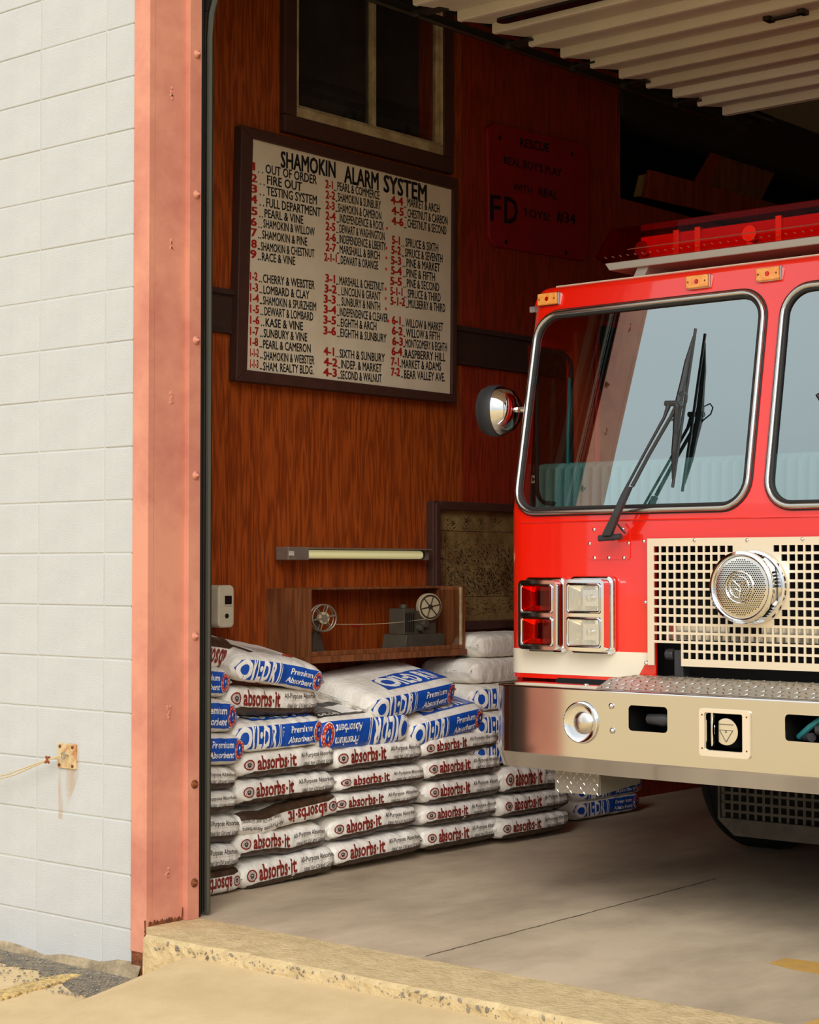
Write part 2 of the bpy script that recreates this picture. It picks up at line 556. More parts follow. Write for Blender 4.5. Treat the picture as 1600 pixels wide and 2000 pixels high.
# ---- dirty foot of the wall
b = MB()
rr = random.Random(3)
px = [-12 + 6.67 * k / 60 for k in range(61)]
px = px[:-1] + [-5.30]
top = [-.172 + rr.uniform(-.014, .014) + (.035 if x > -5.45 else (.03 if x > -5.5 else 0)) for x in px]
vs = []; fs = []
for x, tz in zip(px, top):
    vs += [(x, YF + .01, tz), (x, YF - .012, tz - .02), (x, YF - .07, -.30)]
for i in range(len(px) - 1):
    for k in range(2):
        fs.append((i * 3 + k, (i + 1) * 3 + k, (i + 1) * 3 + k + 1, i * 3 + k + 1))
b.add(vs, fs); b.build('trim_foot', 'block_dirt', kind='structure')

# ---- steel jamb (flange, web, angle, bolts)
jamb = empty('trim_jamb', (-5.3, YF, -.2), kind='structure')
ZT = 4.35
xa = -5.271; yb_ = 4.80; xb = -5.249
b = MB(); b.box((XJ, YF - .012, -.10), (xa, YF + .02, ZT)); b.build('flange', 'salmon', jamb, bevel=.003)
b = MB(); b.box((XJ + .004, YF - .010, -.30), (xa - .003, YF + .018, -.10))
vs0 = b.v
b.build('rusted_foot', 'rust', jamb, bevel=.002)
b = MB(); b.box((xa - .03, YF + .0195, .0), (xa, yb_ - .006, ZT))
b.build('web', 'salmon', jamb)
b = MB(); b.box((xa - .02, yb_ - .006, .0), (xb, yb_ + .003, ZT)); b.box((xb - .008, yb_, .0), (xb, yb_ + .056, ZT))
b.build('angle_iron', 'salmon', jamb, bevel=.002)
# crooked rusty line where the web meets the sill
b = MB(); vs = []; fs = []; n = 34
for i in range(n + 1):
    y = YF + (yb_ - YF) * i / n
    h = .010 + .012 * rr.random() + (.03 if i > n - 3 else 0)
    vs += [(xa + .0015, y, .0), (xa + .0015, y, h)]
for i in range(n): fs.append((2 * i, 2 * i + 2, 2 * i + 3, 2 * i + 1))
b.add(vs, fs)
vs = []; fs = []
for i in range(31):
    z = -.125 + .15 * i / 30
    h = .004 + .007 * rr.random()
    vs += [(xa + .001, YF - .0135, z), (xa - h, YF - .0135, z)]
for i in range(30): fs.append((2 * i, 2 * i + 2, 2 * i + 3, 2 * i + 1))
b.add(vs, fs)
b.build('rust_line', 'rust', jamb)
bolt = MB()
bolt.lathe([(.017, 0), (.017, .003), (.011, .0035), (.0105, .008), (.006, .0085), (.0055, .016), (.003, .018)], axis_m((0, 0, 0), (1, 0, 0)), 14)
bolt_s = bolt.mesh('bolt', 'salmon', True); bolt_r = bolt.mesh('bolt', 'rust', True)
for v, mm in ((103, bolt_s), (378, bolt_s), (663, bolt_s), (928, bolt_s), (1243, bolt_s), (1533, bolt_r), (1726, bolt_r)):
    p = on_x(375 if v < 500 else (370 if v < 1200 else 368), v, xb)
    o = link('bolt', mm, jamb)
    o.location = (xb, yb_ + .030, p.z)
# weld scars on the web
for (u, v) in ((335, 182), (335, 478), (334, 778), (330, 1390), (327, 1704)):
    p = on_x(u, v, xa)
    b = MB()
    for k in range(7):
        b.lathe([(.006 + rr.random() * .003, 0), (.004, .003)], axis_m((xa, p.y + rr.uniform(-.008, .008), p.z + rr.uniform(-.022, .022)), (1, 0, 0)), 7)
    b.build('weld_scar', 'salmon', jamb)

# ---- door track: seal, vertical track, bend, horizontal run
trk = empty('door_track', (-5.3, 4.9, 0), 'dark steel door track rising beside the salmon jamb and bending overhead', 'track')
b = MB(); b.box((-5.30, yb_ + .056, .004), (-5.262, yb_ + .078, 4.0)); b.build('rubber_seal', 'rubber', trk)
def track_path(x):
    pts = [(x, 4.915, .01), (x, 4.915, 3.42)]
    for k in range(1, 9):
        a = R(90 * k / 8)
        pts.append((x, 4.915 + .48 * (1 - math.cos(a)), 3.42 + .48 * math.sin(a)))
    pts.append((x, 9.3, 3.90))
    return pts
b = MB(); b.tube(track_path(-5.268), .0135, 8); b.build('track_lip', 'track_edge', trk, smooth=True)
b = MB()
pp = track_path(-5.30)
for i in range(len(pp) - 1):
    p, q = Vector(pp[i]), Vector(pp[i + 1]); d = (q - p).normalized(); nrm = Vector((0, -d.z, d.y)) * .028
    X = Vector((.05, 0, 0))
    b.prism([p - nrm, q - nrm, q + nrm, p + nrm], Vector((-.006, 0, 0)))
    b.prism([p + nrm, q + nrm, q + nrm + X * .7, p + nrm + X * .7], -nrm.normalized() * .003)
b.build('track_channel', 'track', trk)
b = MB(); b.box((-5.455, 5.3, 3.865), (-5.45, 9.3, 3.915)); b.box((-5.455, 5.3, 3.865), (-5.42, 9.3, 3.869)); b.box((-5.455, 5.3, 3.91), (-5.30, 5.33, 3.914)); b.box((-5.455, 9.27, 3.91), (-5.30, 9.3, 3.914)); b.build('track_angle', 'track_edge', trk)

# ---- inner faces: return wall, left wall, ceiling, back, right
b = MB(); b.box((XW - .2, YF + .26, 0), (-5.42, YF + .31, 5.0)); b.build('wall_front_inner', 'panelling', kind='structure')
wl = MB()
wl.box((XW - .25, YF + .30, -.1), (XW - .03, 8.89, 5.0))
wl.box((XW - .25, 8.89, -.1), (XW - .03, YB, 3.44))
wall_left = wl.build('wall_left', 'belt', kind='structure')
b = MB(); b.box((XW - .25, 8.89, 4.30), (XW, YB, 5.0)); b.build('wall_left_upper', 'grey_plaster', kind='structure')
b = MB(); b.box((XW - .2, 8.91, 3.98), (XW + .02, YB, 4.30)); b.build('trim_beam', 'beam_dark', kind='structure')
# panelling boards
by = 4.90
brd = random.Random(11)
widths = [.10, .145, .085, .19, .115, .13]
k = 0
win_y0 = on_x(552, 240, XW).y; win_y1 = on_x(872, 300, XW).y
win_z0 = on_x(560, 250, XW).z
def board(y0, y1, z0, z1, mt='panelling'):
    b = MB(); b.box((XW - .03, y0 + .0017, z0), (XW + brd.uniform(-.0002, .0002), y1 - .0017, z1))
    o = b.build('panel_board', mt, wall_left)
while by < 8.89:
    wd = widths[k % 6]; k += 1
    y1 = min(by + wd, 8.89)
    if 8.89 - y1 < .04: y1 = 8.89
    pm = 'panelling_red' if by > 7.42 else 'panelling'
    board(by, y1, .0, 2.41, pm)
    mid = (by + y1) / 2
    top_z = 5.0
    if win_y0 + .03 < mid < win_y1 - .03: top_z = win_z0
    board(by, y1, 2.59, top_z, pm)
    by = y1
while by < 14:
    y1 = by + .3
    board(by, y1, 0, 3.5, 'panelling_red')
    by = y1
b = MB(); b.box((XW - .03, 4.9, 2.40), (XW + .012, 8.89, 2.60)); b.box((XW - .03, 4.9, 2.575), (XW + .028, 8.89, 2.60))
b.box((XW - .03, 4.9, 2.40), (XW + .02, 8.89, 2.415))
b.build('trim_belt', 'belt', kind='structure', bevel=.003)
# end post of the wall
b = MB(); b.box((XW - .25, 8.87, 3.44), (XW + .004, 8.90, 5.0)); b.build('trim_corner', 'red_wood', kind='structure')

# storage loft behind the half wall
b = MB(); b.box((-9.5, 8.0, 3.2), (XW - .25, YB, 3.3)); b.build('floor_loft', 'beam_dark', kind='structure')
b = MB(); b.box((-9.6, 8.0, 3.2), (-9.5, YB, 4.4)); b.box((-9.6, 8.0, 3.2), (XW - .25, 8.1, 4.4)); b.build('wall_loft', 'beam_dark', kind='structure')
b = MB(); b.box((-9.6, 8.0, 4.32), (XW - .25, YB, 4.4)); b.build('ceiling_loft', 'beam_dark', kind='structure')
for k in range(6):
    b = MB(); x = -6.6 - .5 * k; b.box((x, 8.1, 4.10), (x + .08, YB - .05, 4.32)); b.build('trim_joist', 'beam_dark', kind='structure')

b = MB(); b.box((-9.6, YB, -.1), (3.4, YB + .2, 5.2)); b.build('wall_back', 'grey_plaster', kind='structure')
b = MB(); b.box((3.2, YF + .26, -.1), (3.4, YB, 5.0)); b.build('wall_right', 'grey_plaster', kind='structure')
b = MB(); b.box((XW - .25, YF, 5.0), (3.4, YB + .2, 5.15)); b.build('ceiling', 'ceiling_paint', kind='structure')

# ---- floor, sill, apron, ground
YS = 4.50
b = MB(); b.box((XW - .3, 4.86, -.3), (3.2, YB, 0))
floor = b.build('floor', 'concrete_in', kind='structure')
# sill: the rougher outer strip of the slab, with a broken edge
b = MB(); n = 220; vs = []; fs = []
x0, x1 = -5.268, 3.0
re_ = random.Random(5)
for i in range(n + 1):
    x = x0 + (x1 - x0) * (i / n)
    ch = re_.uniform(0, .010) + (.014 if re_.random() < .10 else 0)
    yy = YS
    xf = -5.165 + (x1 + 5.165) * (i / n)
    vs += [(x, 4.86, .0), (x, YF - .013, .0), (xf, yy + .012 + ch, .0), (xf, yy + ch * .4, -.012 - ch * .6), (xf, yy + re_.uniform(-.004, .004), -.035), (xf, yy - .004 + re_.uniform(-.005, .005), -.07), (xf, yy, -.35), (x, 4.86, -.35)]
for i in range(n):
    for k in range(7):
        fs.append((i * 8 + k, (i + 1) * 8 + k, (i + 1) * 8 + k + 1, i * 8 + k + 1))
fs.append(tuple(range(8))); fs.append(tuple(range(n * 8 + 7, n * 8 - 1, -1)))
b.add(vs, fs)
sill = b.build('trim_sill', 'curb', kind='structure')
b = MB()
for i in range(260):
    x = re_.uniform(-5.1, -2.2); r_ = re_.choice([.002, .003, .003, .004, .006, .009])
    z = re_.uniform(-.045, -.004)
    M = Matrix.Translation((x, YS - .001, z)) @ Matrix.Rotation(re_.uniform(0, 3), 4, 'Y') @ Matrix.Diagonal((1.3, .5, .8, 1))
    b.lathe([(r_ * .6, -r_ * .5), (r_, 0), (r_ * .5, r_ * .5)], M, 6)
b.build('pebbles', 'aggregate', sill, kind='stuff')

# apron ramp
def ramp_z(x, y):
    d = YS - y
    z = -.045 - .075 * min(d, 2.0)
    return z
b = MB(); nx, ny = 60, 30; vs = []; fs = []
for i in range(nx + 1):
    for j in range(ny + 1):
        y = YS + .01 - 3.4 * (j / ny) ** 1.4
        d = max(0, YS - y)
        xl = -5.26 + .30 * d
        s_ = (i / nx) ** 1.8
        x = xl + (3.0 - xl) * s_
        z = ramp_z(x, y)
        fl = max(0, 1 - (x - xl) / (.33 + .0 * d))
        zl = -.185 - .02 * d
        z = z * (1 - fl) + min(zl, z) * fl if fl > 0 else z
        vs.append((x, y, z))
for i in range(nx):
    for j in range(ny):
        a = i * (ny + 1) + j
        fs.append((a, a + 1, a + ny + 2, a + ny + 1))
b.add(vs, fs)
b.build('ground_apron', 'concrete_out', kind='structure', smooth=True)
# pavement
b = MB(); vs = []; fs = []
gx = [-60, -20, -12, -8, -6.5, -5.5, -4, -2, 0, 5, 20, 60]; gy = [-80, -30, -10, -3, 0, 1.2, 2.4, 3.4, 4.2, 4.7]
for x in gx:
    for y in gy:
        vs.append((x, y, -.205 - .012 * max(0, min(6, 4.5 - y))))
for i in range(len(gx) - 1):
    for j in range(len(gy) - 1):
        a = i * len(gy) + j
        fs.append((a, a + len(gy), a + len(gy) + 1, a + 1))
b.add(vs, fs); ground = b.build('ground', 'concrete_out', kind='structure')

# gritty gutter strip and old yellow edge at the foot of the wall
def gz(x, y): return -.205 - .012 * max(0, 4.5 - y)
b = MB(); vs = []; fs = []; n = 70
for i in range(n + 1):
    x = -8 + 2.78 * i / n
    f_ = min(1, max(0, (x + 5.75) / .4))
    y0 = YF - .16 - .13 * f_ + re_.uniform(-.02, .02)
    vs += [(x, YF - .03, gz(x, 4.5) + .008), (x, (y0 + YF) / 2, gz(x, 4.4) + .006 + re_.uniform(0, .003)), (x, y0, gz(x, y0) + .001)]
for i in range(n):
    for k in range(2): fs.append((3 * i + k, 3 * i + 3 + k, 3 * i + 4 + k, 3 * i + 1 + k))
b.add(vs, fs); b.build('grit_strip', 'asphalt', ground)
b = MB()
for i in range(900):
    x = -5.2 - 1.7 * re_.random() ** 1.5; y = YF - .03 - .32 * re_.random() ** 1.6
    r_ = re_.choice([.002, .003, .004, .006])
    b.lathe([(r_ * .6, -.001), (r_, r_ * .4), (r_ * .5, r_ * .9)], Matrix.Translation((x, y, gz(x, y) + .006)), 5)
b.build('grit', 'aggregate', ground, kind='stuff')
b = MB(); vs = []; fs = []; n = 60
P0 = on_z(-40, 1955, -.2); P1 = on_z(150, 1903, -.2)
for i in range(n + 1):
    f_ = i / n
    c = P0.lerp(P1, f_)
    dirn = (P1 - P0).normalized(); nr = Vector((-dirn.y, dirn.x, 0))
    wd = .045 + .03 * math.sin(f_ * 3) + re_.uniform(-.012, .012)
    if i > n - 4: wd *= (n - i) / 4 + .1
    zz = gz(c.x, c.y)
    a = c + nr * wd; d = c - nr * (.035 + re_.uniform(-.01, .01))
    vs += [(a.x, a.y, zz + .004), (c.x, c.y, zz + .011 + re_.uniform(-.004, .004)), (d.x, d.y, zz + .007 + re_.uniform(-.003, .003)), (d.x, d.y - .004, zz - .01)]
for i in range(n):
    for k in range(3): fs.append((4 * i + k, 4 * i + 4 + k, 4 * i + 5 + k, 4 * i + 1 + k))
b.add(vs, fs); b.build('yellow_edge', 'yellow_old', ground)

# floor joint and paint marks
def strip_on(pts, wd, z, name, mt, parent):
    b = MB(); vs = []; fs = []
    for i, p in enumerate(pts):
        q = pts[min(i + 1, len(pts) - 1)]; p0 = pts[max(0, i - 1)]
        d = (Vector(q) - Vector(p0)).normalized(); nr = Vector((-d.y, d.x, 0)) * wd * re_.uniform(.6, 1.3)
        vs += [(p[0] + nr.x, p[1] + nr.y, z), (p[0] - nr.x, p[1] - nr.y, z)]
    for i in range(len(pts) - 1): fs.append((2 * i, 2 * i + 1, 2 * i + 3, 2 * i + 2))
    b.add(vs, fs); return b.build(name, mt, parent)
A = on_z(832, 1868, 0); B = on_z(1400, 1716, 0)
pts = [A.lerp(B, i / 60.) + Vector((re_.uniform(-.003, .003), re_.uniform(-.003, .003), 0)) for i in range(61)]
strip_on(pts, .0032, .0012, 'floor_joint', 'crack', floor)
b = MB()
q = [on_z(u, v, 0) for u, v in ((1503, 1882), (1532, 1872), (1700, 1893), (1700, 1921), (1545, 1893))]
b.prism([(p.x, p.y, .0008) for p in q], (0, 0, .0012)); b.build('paint_mark', 'yellow_paint', floor)
b = MB()
q = [on_z(u, v, 0) for u, v in ((1570, 2001), (1600, 1990), (1720, 2003), (1720, 2030), (1600, 2020))]
b.prism([(p.x, p.y, .0008) for p in q], (0, 0, .0012)); b.build('paint_mark', 'yellow_paint', sill)

# ---- overhead door
door = empty('door_1', (-3.5, 7.5, 3.8), kind='structure')
ends = [(808, 15), (895, 40), (963, 60), (1034, 85), (1096, 105), (1154, 122), (1210, 142), (1263, 159), (1315, 176), (1363, 191), (1411, 207)]
XD = -5.2
ys = [on_x(u, v, XD).y for u, v in ends]
ys = [ys[0] - 1.13, ys[0] - .84, ys[0] - .56, ys[0] - .28] + ys
zb = 3.80
for i in range(0, len(ys), 2):
    grp = ys[i:i + 2]
    b = MB()
    for y in grp:
        j = ys.index(y)
        y2 = ys[j + 1] if j + 1 < len(ys) else y + .05
        prof = [(y, zb + .052), (y - .006, zb + .048), (y - .006, zb + .004), (y, zb), (y + .022, zb), (y + .03, zb + .006), (y2 - .02, zb + .040), (y2, zb + .052), (y2, zb + .075), (y, zb + .075)]
        if y2 - y < .06: prof = [(y, zb + .052), (y, zb), (y + .04, zb), (y + .04, zb + .075), (y, zb + .075)]
        xo = XD
        b.prism([(xo, p[0], p[1]) for p in prof], (3.6, 0, 0))
    b.build('door_panel', 'door_white' if i >= len(ys) - 3 else 'door_cream', door)
# slot shaped opening in a panel, hinges, rollers
for (u, v) in ((836, 8), (1016, 60), (1142, 106), (1240, 143), (1342, 180)):
    p = on_x(u, v, XD - .05)
    hg = MB()
    hg.box((XD - .09, p.y - .03, zb + .02), (XD + .03, p.y + .05, zb + .03))
    hg.tube([(XD - .12, p.y, zb + .03), (XD + .02, p.y, zb + .03)], .008, 6)
    hg.tube([(XD - .125, p.y, zb + .03), (XD - .095, p.y, zb + .03)], .024, 10)
    hg.build('roller_hinge', 'track', door)
p = on_z(1535, 22, zb + .03)
b = MB(); b.box((p.x - .09, p.y - .012, zb + .0), (p.x + .09, p.y + .012, zb + .012)); b.box((p.x - .1, p.y - .03, zb), (p.x - .07, p.y + .03, zb + .02)); b.box((p.x + .07, p.y - .03, zb), (p.x + .1, p.y + .03, zb + .02))
b.build('centre_hinge', 'track', door)
p = on_z(1085, 10, zb + .03)
b = MB(); b.prism([(x, y, zb + .012) for x, y in rrect(p.x - .32, p.y - .035, p.x + .32, p.y + .035, .034)], (0, 0, .03))
b.build('door_window', 'glass_dark', door)
b = MB(); b.tube([(-5.4, 8.95, 3.96), (-1.4, 8.95, 3.96)], .02, 8); b.tube([(-5.4, 9.05, 3.93), (-1.4, 9.05, 3.93)], .008, 6)
b.tube([(-4.45, 8.95, 3.95), (-4.45, 9.0, 3.70)], .012, 6); b.tube([(-4.28, 8.95, 3.95), (-4.42, 9.0, 3.74)], .012, 6)
b.build('torsion_bar', 'black_metal', door, smooth=True)

# =========================================================================================
#  THINGS ON THE LEFT WALL
# =========================================================================================
def W(u, v, off=0.0):
    return on_x(u, v, XW + off)

# ---- window_1
p0 = W(562, 229); p1 = W(868, 306)
wy0, wy1, wz0, wz1 = p0.y, p1.y, (p0.z + p1.z) / 2, 4.6
win = empty('window_1', (XW, wy0, wz0), kind='structure')
def frame_mb(y0, y1, z0, z1, wd, x0, x1):
    b = MB()
    b.box((x0, y0, z0), (x1, y1, z0 + wd)); b.box((x0, y0, z1 - wd), (x1, y1, z1))
    b.box((x0, y0, z0 + wd), (x1, y0 + wd, z1 - wd)); b.box((x0, y1 - wd, z0 + wd), (x1, y1, z1 - wd))
    return b
frame_mb(wy0 - .055, wy1 + .04, wz0 - .085, wz1 + .1, .085, XW - .02, XW + .035).build('window_casing', 'frame_brown', win, bevel=.008)
frame_mb(wy0, wy1, wz0, wz1, .05, XW - .02, XW + .028).build('window_frame', 'window_white', win, bevel=.006)
frame_mb(wy0 + .05, wy1 - .05, wz0 + .05, wz1 - .05, .014, XW - .03, XW + .012).build('glazing_bead', 'window_white', win, bevel=.003)
mu = W(727, 200).y
b = MB(); b.box((XW - .02, mu - .013, wz0 + .05), (XW + .018, mu + .013, wz1 - .05)); b.build('mullion', 'window_white', win, bevel=.004)
for (a, c) in ((wy0 + .05, mu - .013), (mu + .013, wy1 - .05)):
    b = MB(); b.add([(XW - .008, a, wz0 + .05), (XW - .008, c, wz0 + .05), (XW - .008, c, wz1 - .05), (XW - .008, a, wz1 - .05)], [(0, 1, 2, 3)]); b.build('window_pane', 'window_glass', win)
b = MB(); b.box((XW - .034, wy0 + .02, wz0 + .02), (XW - .0285, wy1 - .02, wz1 - .02)); b.build('backing', 'painted_dark_room', win)  # flat sheet just behind the panes, coloured as an unlit room
y_a = W(826, 200).y
b = MB(); b.box((XW - .0284, y_a, wz0 + .05), (XW - .022, wy1 - .05, wz1 - .05)); b.build('board_behind_glass', 'red_wood', win)

# ---- alarm board
q = [W(466, 245, .03), W(889, 350, .03), W(886, 788, .03), W(455, 744, .03)]      # tl tr br bl
board_o = empty('alarm_sign', (XW, (q[0].y + q[2].y) / 2, (q[0].z + q[2].z) / 2),
                'large cream alarm code board in dark brown frame with black and red hand lettering', 'sign')
def bil(f, g, Q):
    """f across, g down"""
    return (Q[0] * (1 - f) + Q[1] * f) * (1 - g) + (Q[3] * (1 - f) + Q[2] * f) * g
pin = [W(489, 271, .03), W(880, 371, .03), W(877, 770, .03), W(477, 723, .03)]
# frame pieces (top, right, bottom, left) as four mitred lengths
for k in range(4):
    j = (k + 1) % 4
    b = MB()
    poly = [q[k], q[j], pin[j], pin[k]]
    b.prism([Vector((XW - .0, p.y, p.z)) for p in poly], (.052, 0, 0))
    b.build('frame', 'frame_brown', board_o, bevel=.005)
b = MB(); b.prism([Vector((XW, p.y, p.z)) for p in pin], (.036, 0, 0)); b.build('panel', 'sign_cream', board_o)

def wall_text(mb, s, u0, v0, u1, v1, h, x, bold=.012, hr=None, mt=None, par=None, nm='lettering', dots=()):
    """text whose baseline runs from pixel (u0,v0) to (u1,v1); h = cap height in pixels"""
    mb = MB()
    P = on_x(u0, v0, x); Q = on_x(u1, v1, x)
    P2 = on_x(u0, v0 - h, x); Q2 = on_x(u1, v1 - (hr or h), x)
    V0, _f = text2d(s)
    wd_ = max(.5, V0[:, 0].max() - V0[:, 0].min())
    V, Fs = text_fit(s, 0, 1, 0, 1, 0.0, ref=(0.0, .70))
    # heavy brush strokes: the outline is struck several times, each a hair further out
    for q, (sx_, sy_) in enumerate(((0, 0), (1, 1), (-1, 1), (1, -1), (-1, -1))):
        vs = []
        for (a, c) in V:
            a = a + sx_ * bold * 1.1 / wd_; c = c + sy_ * bold * .8
            bpt = P.lerp(Q, a); tpt = P2.lerp(Q2, a)
            vs.append(bpt.lerp(tpt, c) + Vector((.00012 * q, 0, 0)))
        mb.add(vs, Fs)
    mb.build(nm, mt, par)
XS = XW + .0375
wall_text(None, 'SHAMOKIN', 549, 326, 655, 347, 31, XS, .030, mt='ink_black', par=board_o)
wall_text(None, 'ALARM', 673, 356, 739, 371, 33, XS, .030, mt='ink_black', par=board_o)
wall_text(None, 'SYSTEM', 750, 374, 833, 394, 33, XS, .030, mt='ink_black', par=board_o)
def crop(x, y):      # coordinates read in the enlarged crop of the board -> photo pixels
    return 440 + x / 3.478, 240 + y / 3.478
rows1 = [('1', 190, 320, 203, 'OUT OF ORDER', 275, 340, 622, 418), ('2', 180, 398, 215, 'FIRE OUT', 285, 415, 520, 465),
         ('3', 178, 470, 215, 'TESTING SYSTEM', 282, 490, 622, 556), ('4', 176, 542, 215, 'FULL DEPARTMENT', 280, 570, 648, 638),
         ('5', 182, 622, 217, 'PEARL & VINE', 268, 640, 530, 687), ('6', 176, 695, 212, 'SHAMOKIN & WILLOW', 260, 710, 607, 768),
         ('7', 180, 768, 213, 'SHAMOKIN & PINE', 252, 785, 557, 835), ('8', 182, 845, 212, 'SHAMOKIN & CHESTNUT', 243, 865, 605, 916),
         ('9', 176, 915, 210, 'RACE & VINE', 250, 935, 475, 966), ('1-2', 162, 1065, 218, 'CHERRY & WEBSTER', 257, 1083, 607, 1130),
         ('1-3', 163, 1140, 222, 'LOMBARD & CLAY', 260, 1160, 570, 1197), ('1-4', 166, 1213, 227, 'SHAMOKIN & SPURZHEIM', 257, 1232, 617, 1277),
         ('1-5', 166, 1288, 228, 'DEWART & LOMBARD', 267, 1306, 597, 1344), ('1-6', 165, 1362, 230, 'KASE & VINE', 275, 1382, 528, 1409),
         ('1-7', 162, 1438, 225, 'SUNBURY & VINE', 262, 1455, 556, 1484), ('1-8', 155, 1511, 222, 'PEARL & CAMERON', 258, 1530, 580, 1560),
         ('1-1-2', 137, 1585, 227, 'SHAMOKIN & WEBSTER', 262, 1608, 605, 1640), ('1-1-3', 137, 1660, 225, 'SHAM. REALTY BLDG.', 258, 1680, 600, 1708)]
rows2 = [('2-1', 682, 440, 730, 'PEARL & COMMERCE', 763, 456, 1047, 522), ('2-2', 684, 512, 745, 'SHAMOKIN & SUNBURY', 765, 530, 1057, 590),
         ('2-3', 684, 583, 742, 'SHAMOKIN & CAMERON', 766, 603, 1060, 660), ('2-4', 684, 655, 748, 'INDEPENDENCE & ROCK', 778, 674, 1077, 730),
         ('2-5', 684, 726, 746, 'DEWART & WASHINGTON', 776, 745, 1083, 800), ('2-6', 684, 797, 750, 'INDEPENDENCE & LIBERTY', 776, 815, 1090, 869),
         ('2-7', 684, 868, 750, 'MARSHALL & BIRCH', 778, 885, 1050, 930), ('2-1-1', 674, 936, 756, 'DEWART & ORANGE', 785, 957, 1038, 997),
         ('3-1', 682, 1080, 744, 'MARSHALL & CHESTNUT', 776, 1098, 1078, 1143), ('3-2', 676, 1150, 755, 'LINCOLN & GRANT', 790, 1170, 1055, 1207),
         ('3-3', 671, 1220, 748, 'SUNBURY & NINTH', 790, 1240, 1052, 1275), ('3-4', 671, 1290, 752, 'INDEPENDENCE & CLEAVER', 778, 1310, 1105, 1354),
         ('3-5', 669, 1362, 750, 'EIGHTH & ARCH', 785, 1384, 1027, 1410), ('3-6', 669, 1434, 750, 'EIGHTH & SUNBURY', 783, 1452, 1095, 1492),
         ('4-1', 671, 1575, 738, 'SIXTH & SUNBURY', 777, 1593, 1083, 1625), ('4-2', 672, 1648, 760, 'INDEP. & MARKET', 787, 1665, 1062, 1695),
         ('4-3', 669, 1718, 756, 'SECOND & WALNUT', 783, 1738, 1062, 1764)]
rows3 = [('4-4', 1127, 548, 1207, 'MARKET & ARCH', 1238, 565, 1455, 612), ('4-5', 1133, 620, 1210, 'CHESTNUT & CARBON', 1238, 640, 1510, 693),
         ('4-6', 1133, 690, 1208, 'CHESTNUT & SECOND', 1238, 708, 1502, 760), ('5-1', 1134, 820, 1185, 'SPRUCE & SIXTH', 1225, 838, 1447, 878),
         ('5-2', 1130, 888, 1192, 'SPRUCE & SEVENTH', 1222, 908, 1476, 950), ('5-3', 1128, 958, 1193, 'PINE & MARKET', 1232, 977, 1458, 1012),
         ('5-4', 1128, 1027, 1197, 'PINE & FIFTH', 1232, 1046, 1425, 1076), ('5-5', 1122, 1098, 1197, 'PINE & SECOND', 1234, 1115, 1453, 1145),
         ('5-1-1', 1122, 1167, 1203, 'SPRUCE & THIRD', 1240, 1186, 1463, 1215), ('5-1-2', 1124, 1234, 1220, 'MULBERRY & THIRD', 1245, 1254, 1495, 1286),
         ('6-1', 1134, 1365, 1190, 'WILLOW & MARKET', 1225, 1385, 1480, 1415), ('6-2', 1134, 1436, 1203, 'WILLOW & FIFTH', 1229, 1453, 1457, 1478),
         ('6-3', 1136, 1507, 1205, 'MONTGOMERY & EIGHTH', 1225, 1523, 1506, 1552), ('6-4', 1132, 1576, 1200, 'RASPBERRY HILL', 1220, 1595, 1495, 1620),
         ('7-1', 1128, 1646, 1178, 'MARKET & ADAMS', 1200, 1663, 1466, 1684), ('7-2', 1128, 1716, 1185, 'BEAR VALLEY AVE.', 1216, 1735, 1492, 1756)]
for ri, rows in enumerate((rows1, rows2, rows3)):
    for (num, nx0, ny0, nx1, s, x0, y0, x1, y1) in rows:
        sl = (y1 - y0) / (x1 - x0)
        if ri == 0 and len(num) > 1: nx0 = max(nx0, 170)
        if len(num) == 1: nx0 -= 3
        u0, v0 = crop(nx0, ny0); u1, v1 = crop(nx1, ny0 + sl * (nx1 - nx0) * .8)
        wall_text(None, num, u0, v0, u1, v1, 54 / 3.478, XS, .040 if ri else .034, mt='ink_red', par=board_o, nm='red_number')
        u0, v0 = crop(x0, y0); u1, v1 = crop(x1, y1)
        hh = (61 if ri == 0 and y0 < 600 else 57) / 3.478
        wall_text(None, s, u0, v0, u1, v1, hh, XS, .020, mt='ink_black', par=board_o)
        black = MB()
        # two dots after the number
        for k in (.3, .72):
            cx = nx1 + 6 + (x0 - nx1 - 10) * k
            u, v = crop(cx, ny0 + sl * (cx - nx0) + 4)
            c = on_x(u, v, XS); rr_ = .0042
            black.add([(XS, c.y + rr_ * math.cos(a * math.pi / 3), c.z + rr_ * math.sin(a * math.pi / 3)) for a in range(6)], [tuple(range(6))])
        black.build('dots', 'ink_black', board_o, kind='stuff')
for (x, y) in ((1099, 716), (1095, 851), (1095, 917), (1093, 993), (1090, 1128), (1090, 1192), (1092, 1263), (1108, 1345)):
    u, v = crop(x, y); c = on_x(u, v, XS + .0005); dots = MB()
    dots.add([(XS + .0005, c.y + .0075 * math.cos(a * math.pi / 5), c.z + .0075 * math.sin(a * math.pi / 5)) for a in range(10)], [tuple(range(10))])
    dots.build('red_dot', 'dot_red', board_o)

